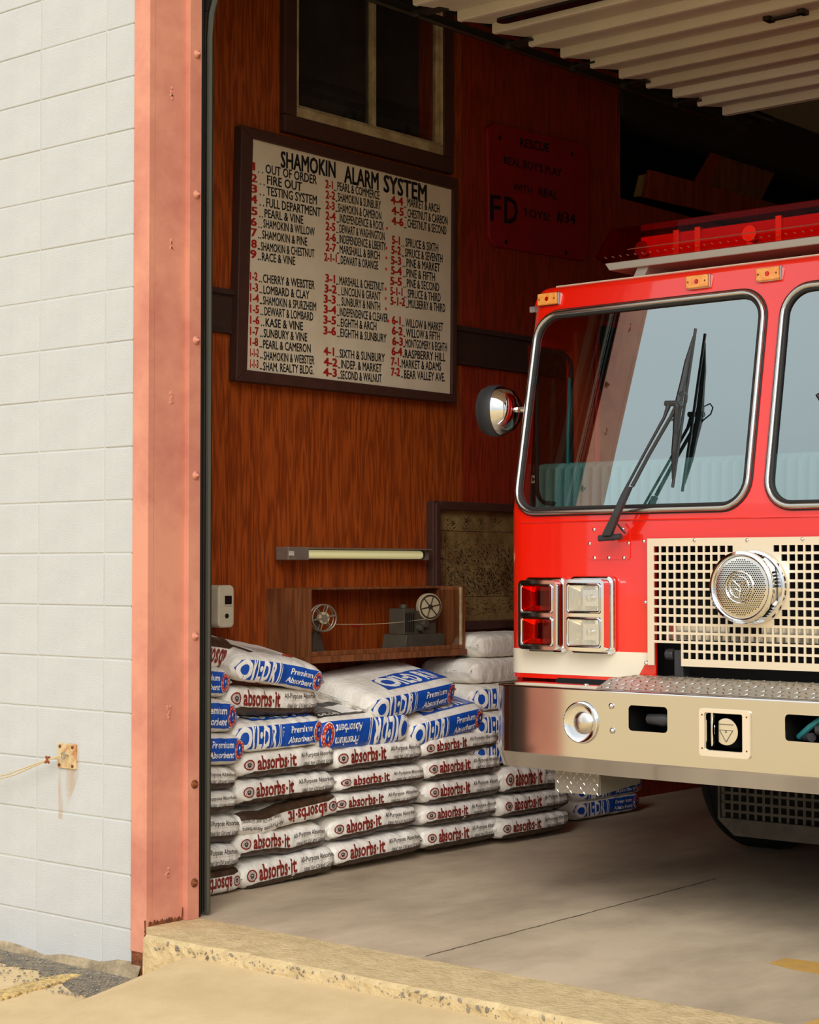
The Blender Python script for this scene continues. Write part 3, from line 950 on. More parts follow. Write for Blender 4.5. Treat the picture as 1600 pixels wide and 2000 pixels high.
# ---- dark red scout style board
c4 = [W(944, 238), W(1143, 285), W(1143, 512), W(948, 480)]
rb = empty('red_sign', (XW, c4[0].y, c4[2].z), 'dark red painted board with black lettering near the wall corner', 'sign')
def ctrim(Q, r_=.06):
    pts = []
    for k in range(4):
        A, B_, C_ = Q[k - 1], Q[k], Q[(k + 1) % 4]
        pts.append(B_ + (A - B_) * r_); pts.append(B_ + (C_ - B_) * r_)
    return pts
b = MB(); b.prism([Vector((XW, p.y, p.z)) for p in ctrim(c4)], (.03, 0, 0)); b.build('board', 'red_board', rb, bevel=.006)
XR = XW + .0312
b = MB()
def c6(x, y): return 920 + x / 6.667, 230 + y / 6.667
for (s, x0, y0, x1, y1, h) in (('RESCUE', 640, 375, 1020, 450, 115), ("REAL BOY'S PLAY", 430, 600, 1180, 770, 105), ('WITH', 550, 945, 795, 1000, 100),
                               ('REAL', 885, 1015, 1130, 1068, 110), ('F', 255, 1335, 385, 1350, 340), ('D', 440, 1365, 605, 1385, 345), ('TOYS!', 680, 1275, 1020, 1345, 100), ('#34', 1115, 1340, 1360, 1395, 140)):
    u0, v0 = c6(x0, y0); u1, v1 = c6(x1, y1)
    wall_text(b, s, u0, v0, u1, v1, h / 6.667, XR, .02, mt='red_board_ink', par=rb)
for (x, y) in ((380, 260), (1320, 470), (460, 1620), (1240, 1760)):
    u, v = c6(x, y); c = on_x(u, v, XR)
    b.add([(XR, c.y + .014 * math.cos(a * math.pi / 4), c.z + .014 * math.sin(a * math.pi / 4)) for a in range(8)], [tuple(range(8))])
b.build('screw_marks', 'red_board_ink', rb, kind='stuff')

# ---- framed map (old print)
m0 = W(841, 978, .03); mz1 = m0.z; my0 = m0.y
mz0 = W(960, 1228, .03).z; my1 = my0 + .80
mp_ = empty('framed_print', (XW, my0, mz0), 'old brown bird-eye town print in a dark wooden frame, partly hidden by the truck', 'picture')
for (a, c) in (((my0, mz0), (my0 + .055, mz1)), ((my1 - .055, mz0), (my1, mz1)), ((my0 + .055, mz1 - .045), (my1 - .055, mz1)), ((my0 + .055, mz0), (my1 - .055, mz0 + .045))):
    b = MB(); b.box((XW, a[0], a[1]), (XW + .05, c[0], c[1])); b.box((XW, a[0] + .01, a[1] + .01), (XW + .062, c[0] - .01, c[1] - .01)) if c[1] - a[1] > .2 else None
    b.build('frame', 'frame_brown', mp_, bevel=.006)
b = MB(); b.box((XW, my0 + .05, mz0 + .04), (XW + .012, my1 - .05, mz1 - .04)); b.build('print', 'map_paper', mp_)
b = MB(); rm = random.Random(4); xq = XW + .0135
L0, L1, Z0, Z1 = my0 + .075, my1 - .075, mz0 + .06, mz1 - .09
def seg(y0, z0, y1, z1, wd=.0012):
    d = Vector((0, y1 - y0, z1 - z0)); n_ = Vector((0, -d.z, d.y)).normalized() * wd
    b.add([(xq, y0 - n_.y, z0 - n_.z), (xq, y1 - n_.y, z1 - n_.z), (xq, y1 + n_.y, z1 + n_.z), (xq, y0 + n_.y, z0 + n_.z)], [(0, 1, 2, 3)])
for k in range(4):      # little building vignettes down the left edge and along the top
    for (cy, cz) in ((L0 + .03, Z1 - .12 - .10 * k), (L0 + .10 + .13 * k, Z1 - .02)):
        for i in range(26):
            yy = cy + rm.uniform(-.03, .03); zz = cz + rm.uniform(-.035, .03)
            seg(yy, zz, yy + rm.uniform(-.012, .02), zz + rm.uniform(-.012, .012), .0013)
seg(L0, Z1 - .06, L1, Z1 - .06, .001); seg(L0 + .065, Z1 - .06, L0 + .065, Z0 + .12, .001); seg(L0, Z0 + .11, L1, Z0 + .11, .001)
for i in range(900):    # dense street blocks of the view, heavier towards the bottom
    yy = rm.uniform(L0 + .075, L1); f_ = rm.random() ** .6; zz = Z1 - .1 - f_ * (Z1 - Z0 - .22)
    sgn = rm.choice([-1.3, .5])
    seg(yy, zz, yy + .013, zz + .013 * sgn, .0011)
for i in range(120):
    yy = rm.uniform(L0, L1); zz = rm.uniform(Z0 + .01, Z0 + .1); seg(yy, zz, yy + .02, zz, .0008)
b.build('engraving', 'map_ink', mp_)
b = MB(); b.add([(XW + .02, my0 + .05, mz0 + .04), (XW + .02, my1 - .05, mz0 + .04), (XW + .02, my1 - .05, mz1 - .04), (XW + .02, my0 + .05, mz1 - .04)], [(0, 1, 2, 3)]); b.build('glass', 'thin_glass', mp_)

# ---- fluorescent fitting
f0 = W(557, 1068, .08); f1 = W(838, 1095, .08)
fy0, fy1 = f0.y, W(838, 1080, .08).y
fz1 = f0.z; fz0 = W(557, 1094, .08).z
fl = empty('tube_light', (XW, fy0, fz0), 'grey metal fluorescent wall light with one pale yellow tube', 'light')
yb2 = W(598, 1080, .08).y
b = MB(); b.box((XW + .02, fy0, fz0), (XW + .10, yb2, fz1)); b.build('end_housing', 'lamp_metal', fl, bevel=.004)
b = MB(); b.box((XW, fy0 + .02, fz0 + .005), (XW + .025, fy1, fz1 - .004)); b.build('back_channel', 'lamp_metal', fl)
b = MB(); b.box((XW + .02, yb2, fz1 - .008), (XW + .105, fy1, fz1 - .002)); b.build('hood', 'lamp_metal', fl, bevel=.002)
b = MB(); b.box((XW + .02, fy1 - .02, fz0 + .004), (XW + .08, fy1, fz1 - .002)); b.build('end_plate', 'lamp_metal', fl)
zc = (fz0 + fz1) / 2 - .002
b = MB(); b.tube([(XW + .065, yb2 + .004, zc), (XW + .065, fy1 - .05, zc)], .0195, 16); b.build('tube', 'tube', fl, smooth=True)
b = MB(); b.tube([(XW + .065, fy1 - .055, zc), (XW + .065, fy1 - .03, zc), (XW + .065, fy1 - .02, zc)], [.0195, .016, .01], 14); b.build('tube_cap', 'tube_end', fl, smooth=True)
b = MB(); b.box((XW + .099, fy0 + .004, fz0 + .02), (XW + .103, fy0 + .035, fz1 - .02)); b.build('outlet', 'outlet_white', fl)
b = MB()
for dz in (.012, -.012):
    b.box((XW + .1025, fy0 + .012, zc + dz * .6 - .0025), (XW + .1035, fy0 + .0145, zc + dz * .6 + .0025)); b.box((XW + .1025, fy0 + .022, zc + dz * .6 - .0025), (XW + .1035, fy0 + .0245, zc + dz * .6 + .0025))
b.build('outlet_slots', 'hole_black', fl)
b = MB(); b.tube([(XW + .03, fy0 + .02, fz0), (XW + .03, fy0 + .02, fz0 - .018)], .004, 6); b.build('pull_switch', 'tube_end', fl)

# ---- beige metal box
xbx = XW + .16
g0 = on_x(427, 1140, xbx); g1 = on_x(458, 1225, xbx)
bz1 = on_x(440, 1143, xbx).z; bz0 = on_x(440, 1226, xbx).z
ly0 = on_x(427, 1180, xbx).y; ly1 = on_x(458, 1180, xbx).y
bx = empty('time_clock', (XW, ly0, bz0), 'rounded beige metal wall box with small window and round keyhole', 'box')
b = MB()
prof = rrect(ly0, bz0, ly1, bz1, .022)
b.prism([(XW, y, z) for y, z in prof], (.16, 0, 0)); b.build('housing', 'box_beige', bx, bevel=.008, seg=3)
wc = on_x(445, 1172, xbx)
b = MB(); b.prism([(xbx + .0005, y, z) for y, z in rrect(wc.y - .022, wc.z - .019, wc.y + .022, wc.z + .019, .006)], (.002, 0, 0)); b.build('viewing_window', 'glass_dark', bx)
frame_mb(wc.y - .027, wc.y + .027, wc.z - .024, wc.z + .024, .005, xbx, xbx + .004).build('window_rim', 'box_beige', bx)
kc = on_x(443, 1203, xbx)
b = MB(); b.lathe([(.011, 0), (.011, .002)], axis_m((xbx, kc.y, kc.z), (1, 0, 0)), 16); b.build('keyhole', 'hole_black', bx)
for dz in (.74, .26):
    zc2 = bz0 + (bz1 - bz0) * dz
    b = MB(); b.tube([(XW + .075, ly0 - .003, zc2 - .015), (XW + .075, ly0 - .003, zc2 + .015)], .004, 6); b.build('hinge', 'box_beige', bx)

# ---- display case with projector and reel
XC = XW + .27
cy0 = on_x(603, 1200, XC).y; cy1 = on_x(909, 1200, XC).y
cz1 = on_x(606, 1150, XC).z; cz0 = on_x(606, 1296, XC).z
case = empty('display_case', (XW, cy0, cz0), 'wooden wall display case with glass front holding projector and reel', 'cabinet')
tk = .018
def casebox(name, a, c, mt='case_wood', **k):
    b = MB(); b.box(a, c); return b.build(name, mt, case, bevel=.002, **k)
casebox('side_panel', (XW, cy0, cz0 + .012), (XC, cy0 + .02, cz1))
casebox('side_panel', (XW, cy1 - .02, cz0 + .012), (XC, cy1, cz1 + .004))
casebox('bottom_panel', (XW, cy0 - .004, cz0), (XC + .008, cy1 + .004, cz0 + .03))
casebox('back_panel', (XW + .001, cy0 + .02, cz0 + .03), (XW + .008, cy1 - .02, cz1), 'panelling')
casebox('top_panel', (XW, cy0 + .02, cz1 - .008), (XW + .12, cy1 - .02, cz1 + .002))
casebox('glass_rail', (XC - .014, cy0 + .02, cz0 + .03), (XC - .002, cy1 - .02, cz0 + .052))
casebox('corner_bead', (XC - .016, cy1 - .032, cz0 + .05), (XC - .002, cy1 - .02, cz1), 'window_white')
b = MB(); b.box((XW + .009, cy0 + .021, cz0 + .0305), (XC - .016, cy1 - .021, cz0 + .034)); b.build('dusty_shelf', 'dust_shelf', case)
b = MB(); b.add([(XC - .008, cy0 + .022, cz0 + .053), (XC - .008, cy1 - .034, cz0 + .053), (XC - .008, cy1 - .034, cz1 - .014), (XC - .008, cy0 + .022, cz1 - .014)], [(0, 1, 2, 3)]); b.build('glass_pane', 'thin_glass', case)
b = MB(); b.add([(XW + .121, cy0 + .02, cz1 - .01), (XC - .002, cy0 + .02, cz1 - .01), (XC - .002, cy1 - .02, cz1 - .01), (XW + .121, cy1 - .02, cz1 - .01)], [(0, 1, 2, 3)]); b.build('top_glass', 'thin_glass', case)
# curved bracket under the case
b = MB()
pts = []
for k in range(9):
    a = R(90 * k / 8); pts.append((cy1 - .03, cz0 - .0 - .14 * math.sin(a), XW + .02 + .2 * math.cos(a)))
b.prism([Vector((x, y, z)) for (y, z, x) in pts] + [Vector((XW, cy1 - .03, cz0 - .14)), Vector((XW, cy1 - .03, cz0))], (0, .02, 0))
b.build('bracket', 'case_wood', case)
sz = cz0 + .034      # shelf level

def spoked(mb, M, ro, rim, nsp, hub, th, tap=1.0, n=40):
    mb.tube([M @ Vector((ro * math.cos(2 * math.pi * k / n), ro * math.sin(2 * math.pi * k / n), 0)) for k in range(n)], rim, 6, closed=True)
    for s_ in range(nsp):
        a = 2 * math.pi * s_ / nsp + .2
        mb.tube([M @ Vector((hub * math.cos(a), hub * math.sin(a), 0)), M @ Vector((ro * math.cos(a), ro * math.sin(a), 0))], th, 6)
    mb.lathe([(hub, -.004), (hub, .004)], M, 14)
XM = XW + .14
rc = on_x(631, 1207, XM)
reel = empty('film_reel_stand', (XM, rc.y, sz), 'spoked grey take-up film reel on small grey stand, left end of display case', 'film reel')
Ma = axis_m((XM, rc.y, rc.z), (1, -.35, 0))
for dx in (-.014, .014):
    b = MB(); spoked(b, Ma @ Matrix.Translation((0, 0, dx)), .062, .0035, 6, .016, .003); b.build('reel_flange', 'reel_grey', reel, smooth=True)
b = MB(); b.lathe([(.028, -.012), (.028, .012)], Ma, 24); b.build('film_roll', 'film_cream', reel, smooth=True)
b = MB(); b.prism([(XM - .06, rc.y - .035, sz), (XM - .06, rc.y + .045, sz), (XM - .06, rc.y + .015, sz + .1), (XM - .06, rc.y - .02, sz + .1)], (.03, 0, 0))
b.box((XM - .08, rc.y - .04, sz), (XM + .03, rc.y + .05, sz + .012)); b.build('stand', 'projector', reel, bevel=.003)
b = MB(); b.tube([(XM - .045, rc.y, sz + .09), (XM - .04, rc.y, rc.z)], .012, 8); b.tube([(XM - .045, rc.y, rc.z), (XM - .018, rc.y, rc.z)], .008, 8)
b.build('arm', 'projector', reel)
XP = XW + .15
pc = on_x(838, 1185, XP + .04)
q0 = on_x(775, 1200, XP).y; q1 = on_x(850, 1200, XP).y
proj = empty('film_projector', (XP, q0, sz), 'old dark film projector with a cream reel, right end of display case', 'projector')
pz = on_x(810, 1238, XP).z
b = MB(); b.prism([(XP - .09, q0 - .012, sz), (XP - .09, q1 + .004, sz), (XP - .09, q1, pz), (XP - .09, q0 + .008, pz)], (.15, 0, 0)); b.build('base', 'projector', proj, bevel=.003)
pt = on_x(810, 1188, XP).z
b = MB(); b.box((XP - .06, q0 + .01, pz), (XP + .04, q0 + .09, pt)); b.build('lamp_house', 'projector', proj, bevel=.004)
b = MB()
for k in range(5): b.box((XP + .0405, q0 + .018 + k * .014, pz + .012), (XP + .043, q0 + .024 + k * .014, pt - .02))
b.build('vent_slots', 'hole_black', proj)
b = MB(); b.box((XP - .05, q0 + .09, pz), (XP + .03, q1 - .03, pt - .012)); b.tube([(XP - .0, q0 + .12, pz + .03), (XP + .06, q0 + .12, pz + .03)], .015, 12)
b.tube([(XP, q0 + .05, pt), (XP, q0 + .05, pt + .02)], .018, 12); b.tube([(XP + .03, q0 + .16, pz + .05), (XP + .055, q0 + .16, pz + .05)], .02, 12)
b.build('mechanism', 'projector', proj, bevel=.003)
b = MB(); b.tube([(XP + .0, q0 + .10, pz + .05), (XP + .0, pc.y, pc.z)], .009, 6); b.build('reel_arm', 'projector', proj)
Mp = axis_m(pc, (1, -.35, 0))
b = MB(); b.lathe([(.012, -.014), (.066, -.014), (.066, .010), (.060, .012), (.012, .012)], Mp, 40); b.build('film_roll', 'film_cream', proj, smooth=True)
b = MB(); spoked(b, Mp @ Matrix.Translation((0, 0, .014)), .056, .004, 6, .012, .0028); b.build('reel_spokes', 'reel_dark', proj, smooth=True)
# film strand between the two
b = MB()
fa = Vector((XM + .02, rc.y + .05, rc.z - .03)); fb = Vector((XP + .05, pc.y + .03, pc.z - .055))
pts = [fa.lerp(fb, k / 16) - Vector((0, 0, .012 * math.sin(math.pi * k / 16))) for k in range(17)]
b.tube(pts, .0018, 5); b.tube([pts[-1], Vector((pc.x, pc.y + .062, pc.z - .01))], .003, 5)
tag(b.build('film_strand', 'film_cream'), 'thin strand of film stretched between reel and projector in the case', 'film')
b = MB(); cc = on_x(696, 1222, XW + .011); b.box((XW + .0085, cc.y - .035, cc.z - .006), (XW + .0105, cc.y + .035, cc.z + .006))
tag(b.build('name_tag', 'ink_red'), 'tiny red label strip on the back of the display case', 'label')

# ---- boards stored on the loft edge
def loft_board(quad, x, th, mt, label):
    b = MB(); b.prism([on_x(u, v, x) for u, v in quad], (-th, 0, 0))
    tag(b.build('wood_board', mt, bevel=.004), label, 'board', 'boards stored on the loft ledge')
loft_board([(1271, 331), (1580, 415), (1640, 470), (1262, 386)], XW - .04, .03, 'red_wood', 'long low reddish board along the edge of the loft')
loft_board([(1252, 342), (1268, 338), (1262, 384), (1242, 384)], XW - .085, .02, 'card_tan', 'small tan-edged board end, leftmost on the loft ledge')
loft_board([(1392, 296), (1415, 302), (1380, 372), (1355, 360)], XW - .09, .02, 'red_wood', 'narrow strip at the left side of the tilted board in the loft')
loft_board([(1417, 300), (1514, 338), (1488, 390), (1378, 372)], XW - .095, .03, 'case_wood', 'tilted square wooden board sticking up from the loft ledge')

# ---- wall anchor plate and wire
p = on_y(131, 1477, YF)
anchor = empty('anchor_plate', (p.x, YF, p.z), 'small rusty square anchor plate with eye bolt on white block wall', 'bracket')
hw = .040; a0 = on_y(113, 1451, YF - .006); a1 = on_y(148, 1503, YF - .006)
b = MB(); b.box((a0.x, YF - .008, a1.z), (a1.x, YF + .004, a0.z)); b.build('plate', 'rusty_plate', anchor, bevel=.002)
b = MB(); b.add([(a0.x - .0, YF - .0022, a1.z - .20), (a0.x + .03, YF - .0022, a1.z - .20), (a1.x + .012, YF - .0022, a1.z - .02), (a1.x + .016, YF - .0022, a0.z + .006), (a0.x - .004, YF - .0022, a0.z)], [(0, 1, 2, 3, 4)]); b.build('rust_stain', 'rust_stain', anchor)
for (fx, fz) in ((.15, .88), (.85, .88), (.12, .12), (.85, .12)):
    b = MB(); b.lathe([(.006, 0), (.006, .004), (.003, .006)], axis_m((a0.x + (a1.x - a0.x) * fx, YF - .008, a1.z + (a0.z - a1.z) * fz), (0, -1, 0)), 8)
    b.build('screw', 'rust', anchor)
ec = on_y(123, 1476, YF - .03)
b = MB(); b.tube([(ec.x + .012 * math.cos(a * math.pi / 8), YF - .028 , ec.z + .012 * math.sin(a * math.pi / 8)) for a in range(16)], .0028, 6, closed=True)
b.tube([(ec.x + .006, YF - .005, ec.z), (ec.x + .009, YF - .028, ec.z)], .003, 6); b.build('eye_bolt', 'reel_grey', anchor, smooth=True)
b = MB()
kn = on_y(92, 1484, YF - .05)
s0 = Vector((ec.x - .008, YF - .03, ec.z))
e1 = on_y(-60, 1528, YF - .10); e2 = on_y(-60, 1538, YF - .11)
b.tube([s0, s0.lerp(kn, .5) + Vector((0, 0, .002)), kn, kn.lerp(e1, .5) - Vector((0, 0, .012)), e1], .003, 6)
b.tube([s0 - Vector((0, 0, .004)), kn - Vector((0, 0, .002)), kn.lerp(e2, .4) - Vector((0, 0, .014)), e2], .003, 6)
wr_ = b.build('wire', 'wire', smooth=True); tag(wr_, 'pale doubled wire tied to the anchor plate and running left', 'wire')
b = MB()
for k in range(4):
    a = k * 1.6; b.tube([kn + Vector((.012 * math.cos(a), .008 * math.sin(a), -.012)), kn, kn + Vector((-.014 * math.cos(a + .6), .004, .012))], .0045, 6)
b.build('knot', 'rust_knot', wr_, smooth=True)

# =========================================================================================
#  BAGS OF ABSORBENT
# =========================================================================================
BL, BD, BH, BN = .57, .40, .120, 4.6
_ph = np.linspace(-math.pi, math.pi, 721)
def _sec(ph, D, H):
    c = np.cos(ph); s = np.sin(ph)
    return -D / 2 * np.sign(c) * np.abs(c) ** (2 / BN), H / 2 * np.sign(s) * np.abs(s) ** (2 / BN)
_y, _z = _sec(_ph, BD, BH)
_arc = np.concatenate([[0], np.cumsum(np.hypot(np.diff(_y), np.diff(_z)))])
_arc -= _arc[360]
def phi_of(t):
    return np.interp(t, _arc, _ph)

def bag_surface(xn, ph, L, D, H, par, off=0.0):
    """points on a filled sack: xn in [-1,1] along its length, ph around the section (0 = middle of the long face)"""
    a = np.abs(xn)
    E = np.sqrt(np.clip(1 - a ** par['pe'], 0, 1)) * (1 - .34) + .34
    Ds = 1 - .16 * a ** 10
    c = np.cos(ph); s = np.sin(ph)
    # creases: fine vertical pulls everywhere and strong radiating folds at the tied ends
    r = par['rng']
    cr = np.zeros_like(xn)
    for (kx, kp, p0, am) in par['waves']:
        cr += am * np.sin(kx * xn + kp * ph + p0)
    endf = a ** 6
    for (kp, p0, am) in par['ends']:
        cr += am * endf * np.sin(kp * ph + p0)
    y = -(D / 2 * Ds + off + cr) * np.sign(c) * np.abs(c) ** (2 / BN)
    z = (H / 2 * E + off + cr * .8) * np.sign(s) * np.abs(s) ** (2 / BN)
    x = L / 2 * xn * (1 + .018 * np.abs(c) ** 6) 
    z = z + par['bend'] * (xn ** 2 - .3) + par['kink'] * np.exp(-((xn - par['kx']) / .22) ** 2)
    y = y + par['bow'] * xn ** 2
    return np.stack([x, y, z], -1)

def layers_to_template(layers, cut=.013):
    """layers: list of (mat_index, V(N,2), F, off) -> arrays after slicing into small cells so they can wrap the sack"""
    bm = bmesh.new()
    lay = bm.verts.layers.float.new('off')
    for (mi, V, Fs, off) in layers:
        vs = []
        for p in V:
            v_ = bm.verts.new((p[0], p[1], 0)); v_[lay] = off; vs.append(v_)
        for f in Fs:
            try:
                fc = bm.faces.new([vs[i] for i in f]); fc.material_index = mi
            except ValueError: pass
    xs_ = [v.co.x for v in bm.verts]; ys_ = [v.co.y for v in bm.verts]
    for ax, (lo, hi) in ((0, (min(xs_), max(xs_))), (1, (min(ys_), max(ys_)))):
        k = math.ceil(lo / cut)
        while k * cut < hi:
            co = [0, 0, 0]; no = [0, 0, 0]; co[ax] = k * cut + .0003; no[ax] = 1
            bmesh.ops.bisect_plane(bm, geom=list(bm.verts) + list(bm.edges) + list(bm.faces), plane_co=co, plane_no=no)
            k += 1
    bm.verts.index_update()
    V = np.array([(v.co.x, v.co.y, v[lay]) for v in bm.verts])
    Fs = [tuple(v.index for v in f.verts) for f in bm.faces]
    mi = [f.material_index for f in bm.faces]
    bm.free()
    return V, Fs, mi

def shape(pts): 
    flat, tris, _ = fill2d(pts, [])
    return np.array(flat), tris
def ring(cx, cy, r0, r1, n=28, sx=1.0):
    V = []; Fs = []
    for k in range(n):
        a = 2 * math.pi * k / n
        V += [(cx + r0 * math.cos(a) * sx, cy + r0 * math.sin(a)), (cx + r1 * math.cos(a) * sx, cy + r1 * math.sin(a))]
    for k in range(n):
        j = (k + 1) % n; Fs.append((2 * k, 2 * j, 2 * j + 1, 2 * k + 1))
    return np.array(V), Fs
def disc(cx, cy, r, n=24, sx=1.0):
    return np.array([(cx + r * math.cos(2 * math.pi * k / n) * sx, cy + r * math.sin(2 * math.pi * k / n)) for k in range(n)]), [tuple(range(n))]
def drop(cx, cy, w_, h_, n=28):
    pts = []
    for k in range(n):
        a = 2 * math.pi * k / n
        s = math.sin(a); x = math.cos(a) * (1 - .55 * max(0, s)) ; y = s * (1.0 if s < 0 else 1.15)
        pts.append((cx + w_ * x, cy + h_ * y))
    return np.array(pts), [tuple(range(n))]
def arc_strip(x, t0, t1, wd, bulge, n=10):
    V = []; Fs = []
    for k in range(n + 1):
        f_ = k / n; tt = t0 + (t1 - t0) * f_; xx = x + bulge * (1 - (2 * f_ - 1) ** 2)
        V += [(xx, tt), (xx + wd, tt)]
    for k in range(n): Fs.append((2 * k, 2 * k + 1, 2 * k + 3, 2 * k + 2))
    return np.array(V), Fs

def T(mi, off, s, x0, x1, y0, y1, bold=0.0, shear=0.0, ref=None, sp=1.0):
    V, Fs = text_fit(s, x0, x1, y0, y1, bold, shear, ref=ref, spacing=sp)
    return (mi, V, Fs, off)

# --- brown printed sack
A_band = layers_to_template([(0, *shape([(-.252, -.040), (-.21, -.026), (.0, -.024), (.262, -.024), (.268, -.095), (-.262, -.095)]), .0010)])
A_let = layers_to_template([
    T(0, .0016, 'absorbs', -.196, -.032, -.018, .046, .030, .0, ref=(0, .73)),
    (0, *disc(-.024, .004, .0055), .0016),
    T(0, .0016, 'it', -.012, .022, -.018, .046, .030, .0, ref=(0, .73)),
    T(1, .0016, 'All-Purpose Absorbent', .046, .262, .014, .036, .006, 0, ref=(0, .73)),
    T(1, .0016, 'Ideal for Oil and Grease!', .066, .262, -.022, -.003, .004, .25, ref=(0, .73)),
    (1, *shape([(.046, .0060), (.262, .0060), (.262, .0070), (.046, .0070)]), .0016)])
A_emb = layers_to_template([(0, *ring(-.234, .006, .019, .025), .0016), (0, *ring(-.234, .006, .0135, .0150), .0016), (1, *ring(-.234, .006, .004, .010), .0016)], .03)
# --- blue printed sack
blue_outline = [(-.276, .0), (-.258, .036), (.255, .036), (.270, .004), (.262, -.036), (-.238, -.036)]
def oil_word(x0, x1, t0, t1, off, mi=0):
    w_ = x1 - x0; h_ = t1 - t0; c = (t0 + t1) / 2
    L = [(mi, *ring(x0 + .13 * w_, c, h_ * .27, h_ * .50, sx=1.05), off),
         (mi, *shape([(x0 + .13 * w_ - h_ * .25, c + h_ * .40), (x0 + .13 * w_, c + h_ * .56), (x0 + .13 * w_ + h_ * .25, c + h_ * .40), (x0 + .13 * w_, c + h_ * .25)]), off)]
    L.append(T(mi, off, 'I', x0 + .30 * w_, x0 + .335 * w_, t0, t1, .02, -.08))
    L.append((mi, *arc_strip(x0 + .35 * w_, t0 - .002, t1 + .002, .006, -.006), off))
    L.append(T(mi, off, 'L', x0 + .40 * w_, x0 + .53 * w_, t0, t1, .045, -.05))
    L.append((mi, *disc(x0 + .515 * w_, c + .008, h_ * .13, 12), off))
    L.append(T(mi, off, 'D', x0 + .56 * w_, x0 + .72 * w_, t0, t1, .045))
    L.append(T(mi, off, 'R', x0 + .76 * w_, x0 + .91 * w_, t0, t1, .045, .04))
    L.append((mi, *arc_strip(x0 + .93 * w_, t0 - .003, t1 + .003, .0065, .007), off))
    L.append((mi, *arc_strip(x0 + .985 * w_, t0 - .003, t1 + .003, .004, .007), off))
    return L
B_band = layers_to_template([(0, *shape(blue_outline), .0010)])
B_let = layers_to_template(oil_word(-.262, -.018, -.037, .037, .0016) + [
    T(0, .0017, 'Premium', .045, .185, .004, .027, .022, .05, ref=(0, .73)),
    T(0, .0017, 'Absorbent', .030, .190, -.025, -.004, .022, .20, ref=(0, .73))])
B_emb = layers_to_template([(1, *disc(.226, .0, .034), .0018), (0, *ring(.226, .0, .0185, .031), .0023), (2, *disc(.226, 0, .0165), .0023),
                            (1, *shape([(.219, .002), (.225, .012), (.231, .008), (.227, -.001)]), .0028), (1, *shape([(.228, -.012), (.236, -.004), (.234, -.012)]), .0028)] +
                            [(1, *disc(.226 + .0248 * math.cos(a * math.pi / 6), .0248 * math.sin(a * math.pi / 6), .0022, 6), .0028) for a in range(12)], .03)
# --- printing on the broad upper faces
TopBlue = layers_to_template([(0, *shape([(-.16, .085), (-.13, .20), (.02, .23), (.27, .225), (.275, .10), (.26, .088)]), .0010)])
TopBlueLet = layers_to_template(oil_word(-.125, .20, .098, .205, .0016))
TopBlack = layers_to_template([(0, *shape([(-.25, .080), (-.255, .17), (-.20, .25), (-.02, .26), (.17, .20), (.24, .088)]), .0010),
                               (1, *shape([(-.10, .098), (-.12, .19), (.0, .21), (.15, .17), (.19, .105)]), .0015)])
TopBlackLet = layers_to_template([T(1, .0017, 'OIL-DRI', -.235, -.125, .090, .112, .02, .1)] +
                                 [(1, *shape([(-.225 + .002 * k, .124 + .011 * k), (-.125, .124 + .011 * k), (-.125, .1265 + .011 * k), (-.225 + .002 * k, .1265 + .011 * k)]), .0017) for k in range(8)] +
                                 [(0, *shape([(.0, .125), (.045, .12), (.045, .15), (.0, .155)]), .0022)] +
                                 [(2, *shape([(.06 + .017 * k, .113), (.066 + .017 * k, .113), (.066 + .017 * k, .128), (.06 + .017 * k, .128)]), .0022) for k in range(6)])
BackFine = layers_to_template([(0, *shape([(-.17 + .0, .105), (-.185, .24), (-.165, .245), (-.145, .105)]), .0012)] +
                              [(1, *shape([(-.11 + .005 * (k % 3), .12 + .008 * k), (.10 - .01 * (k % 4), .12 + .008 * k), (.10 - .01 * (k % 4), .1225 + .008 * k), (-.11 + .005 * (k % 3), .1225 + .008 * k)]), .0012) for k in range(14)] +
                              [(2, *disc(.135, .165, .024), .0012), (2, *disc(.17, .19, .012), .0012)] +
                              [(3, *shape([(-.02 + .02 * k, .108), (-.01 + .02 * k, .108), (-.01 + .02 * k, .113), (-.02 + .02 * k, .113)]), .0012) for k in range(4)])
TopBrown = layers_to_template([T(1, .0016, 'absorbs-it', -.08, .2, .11, .19, .03)])

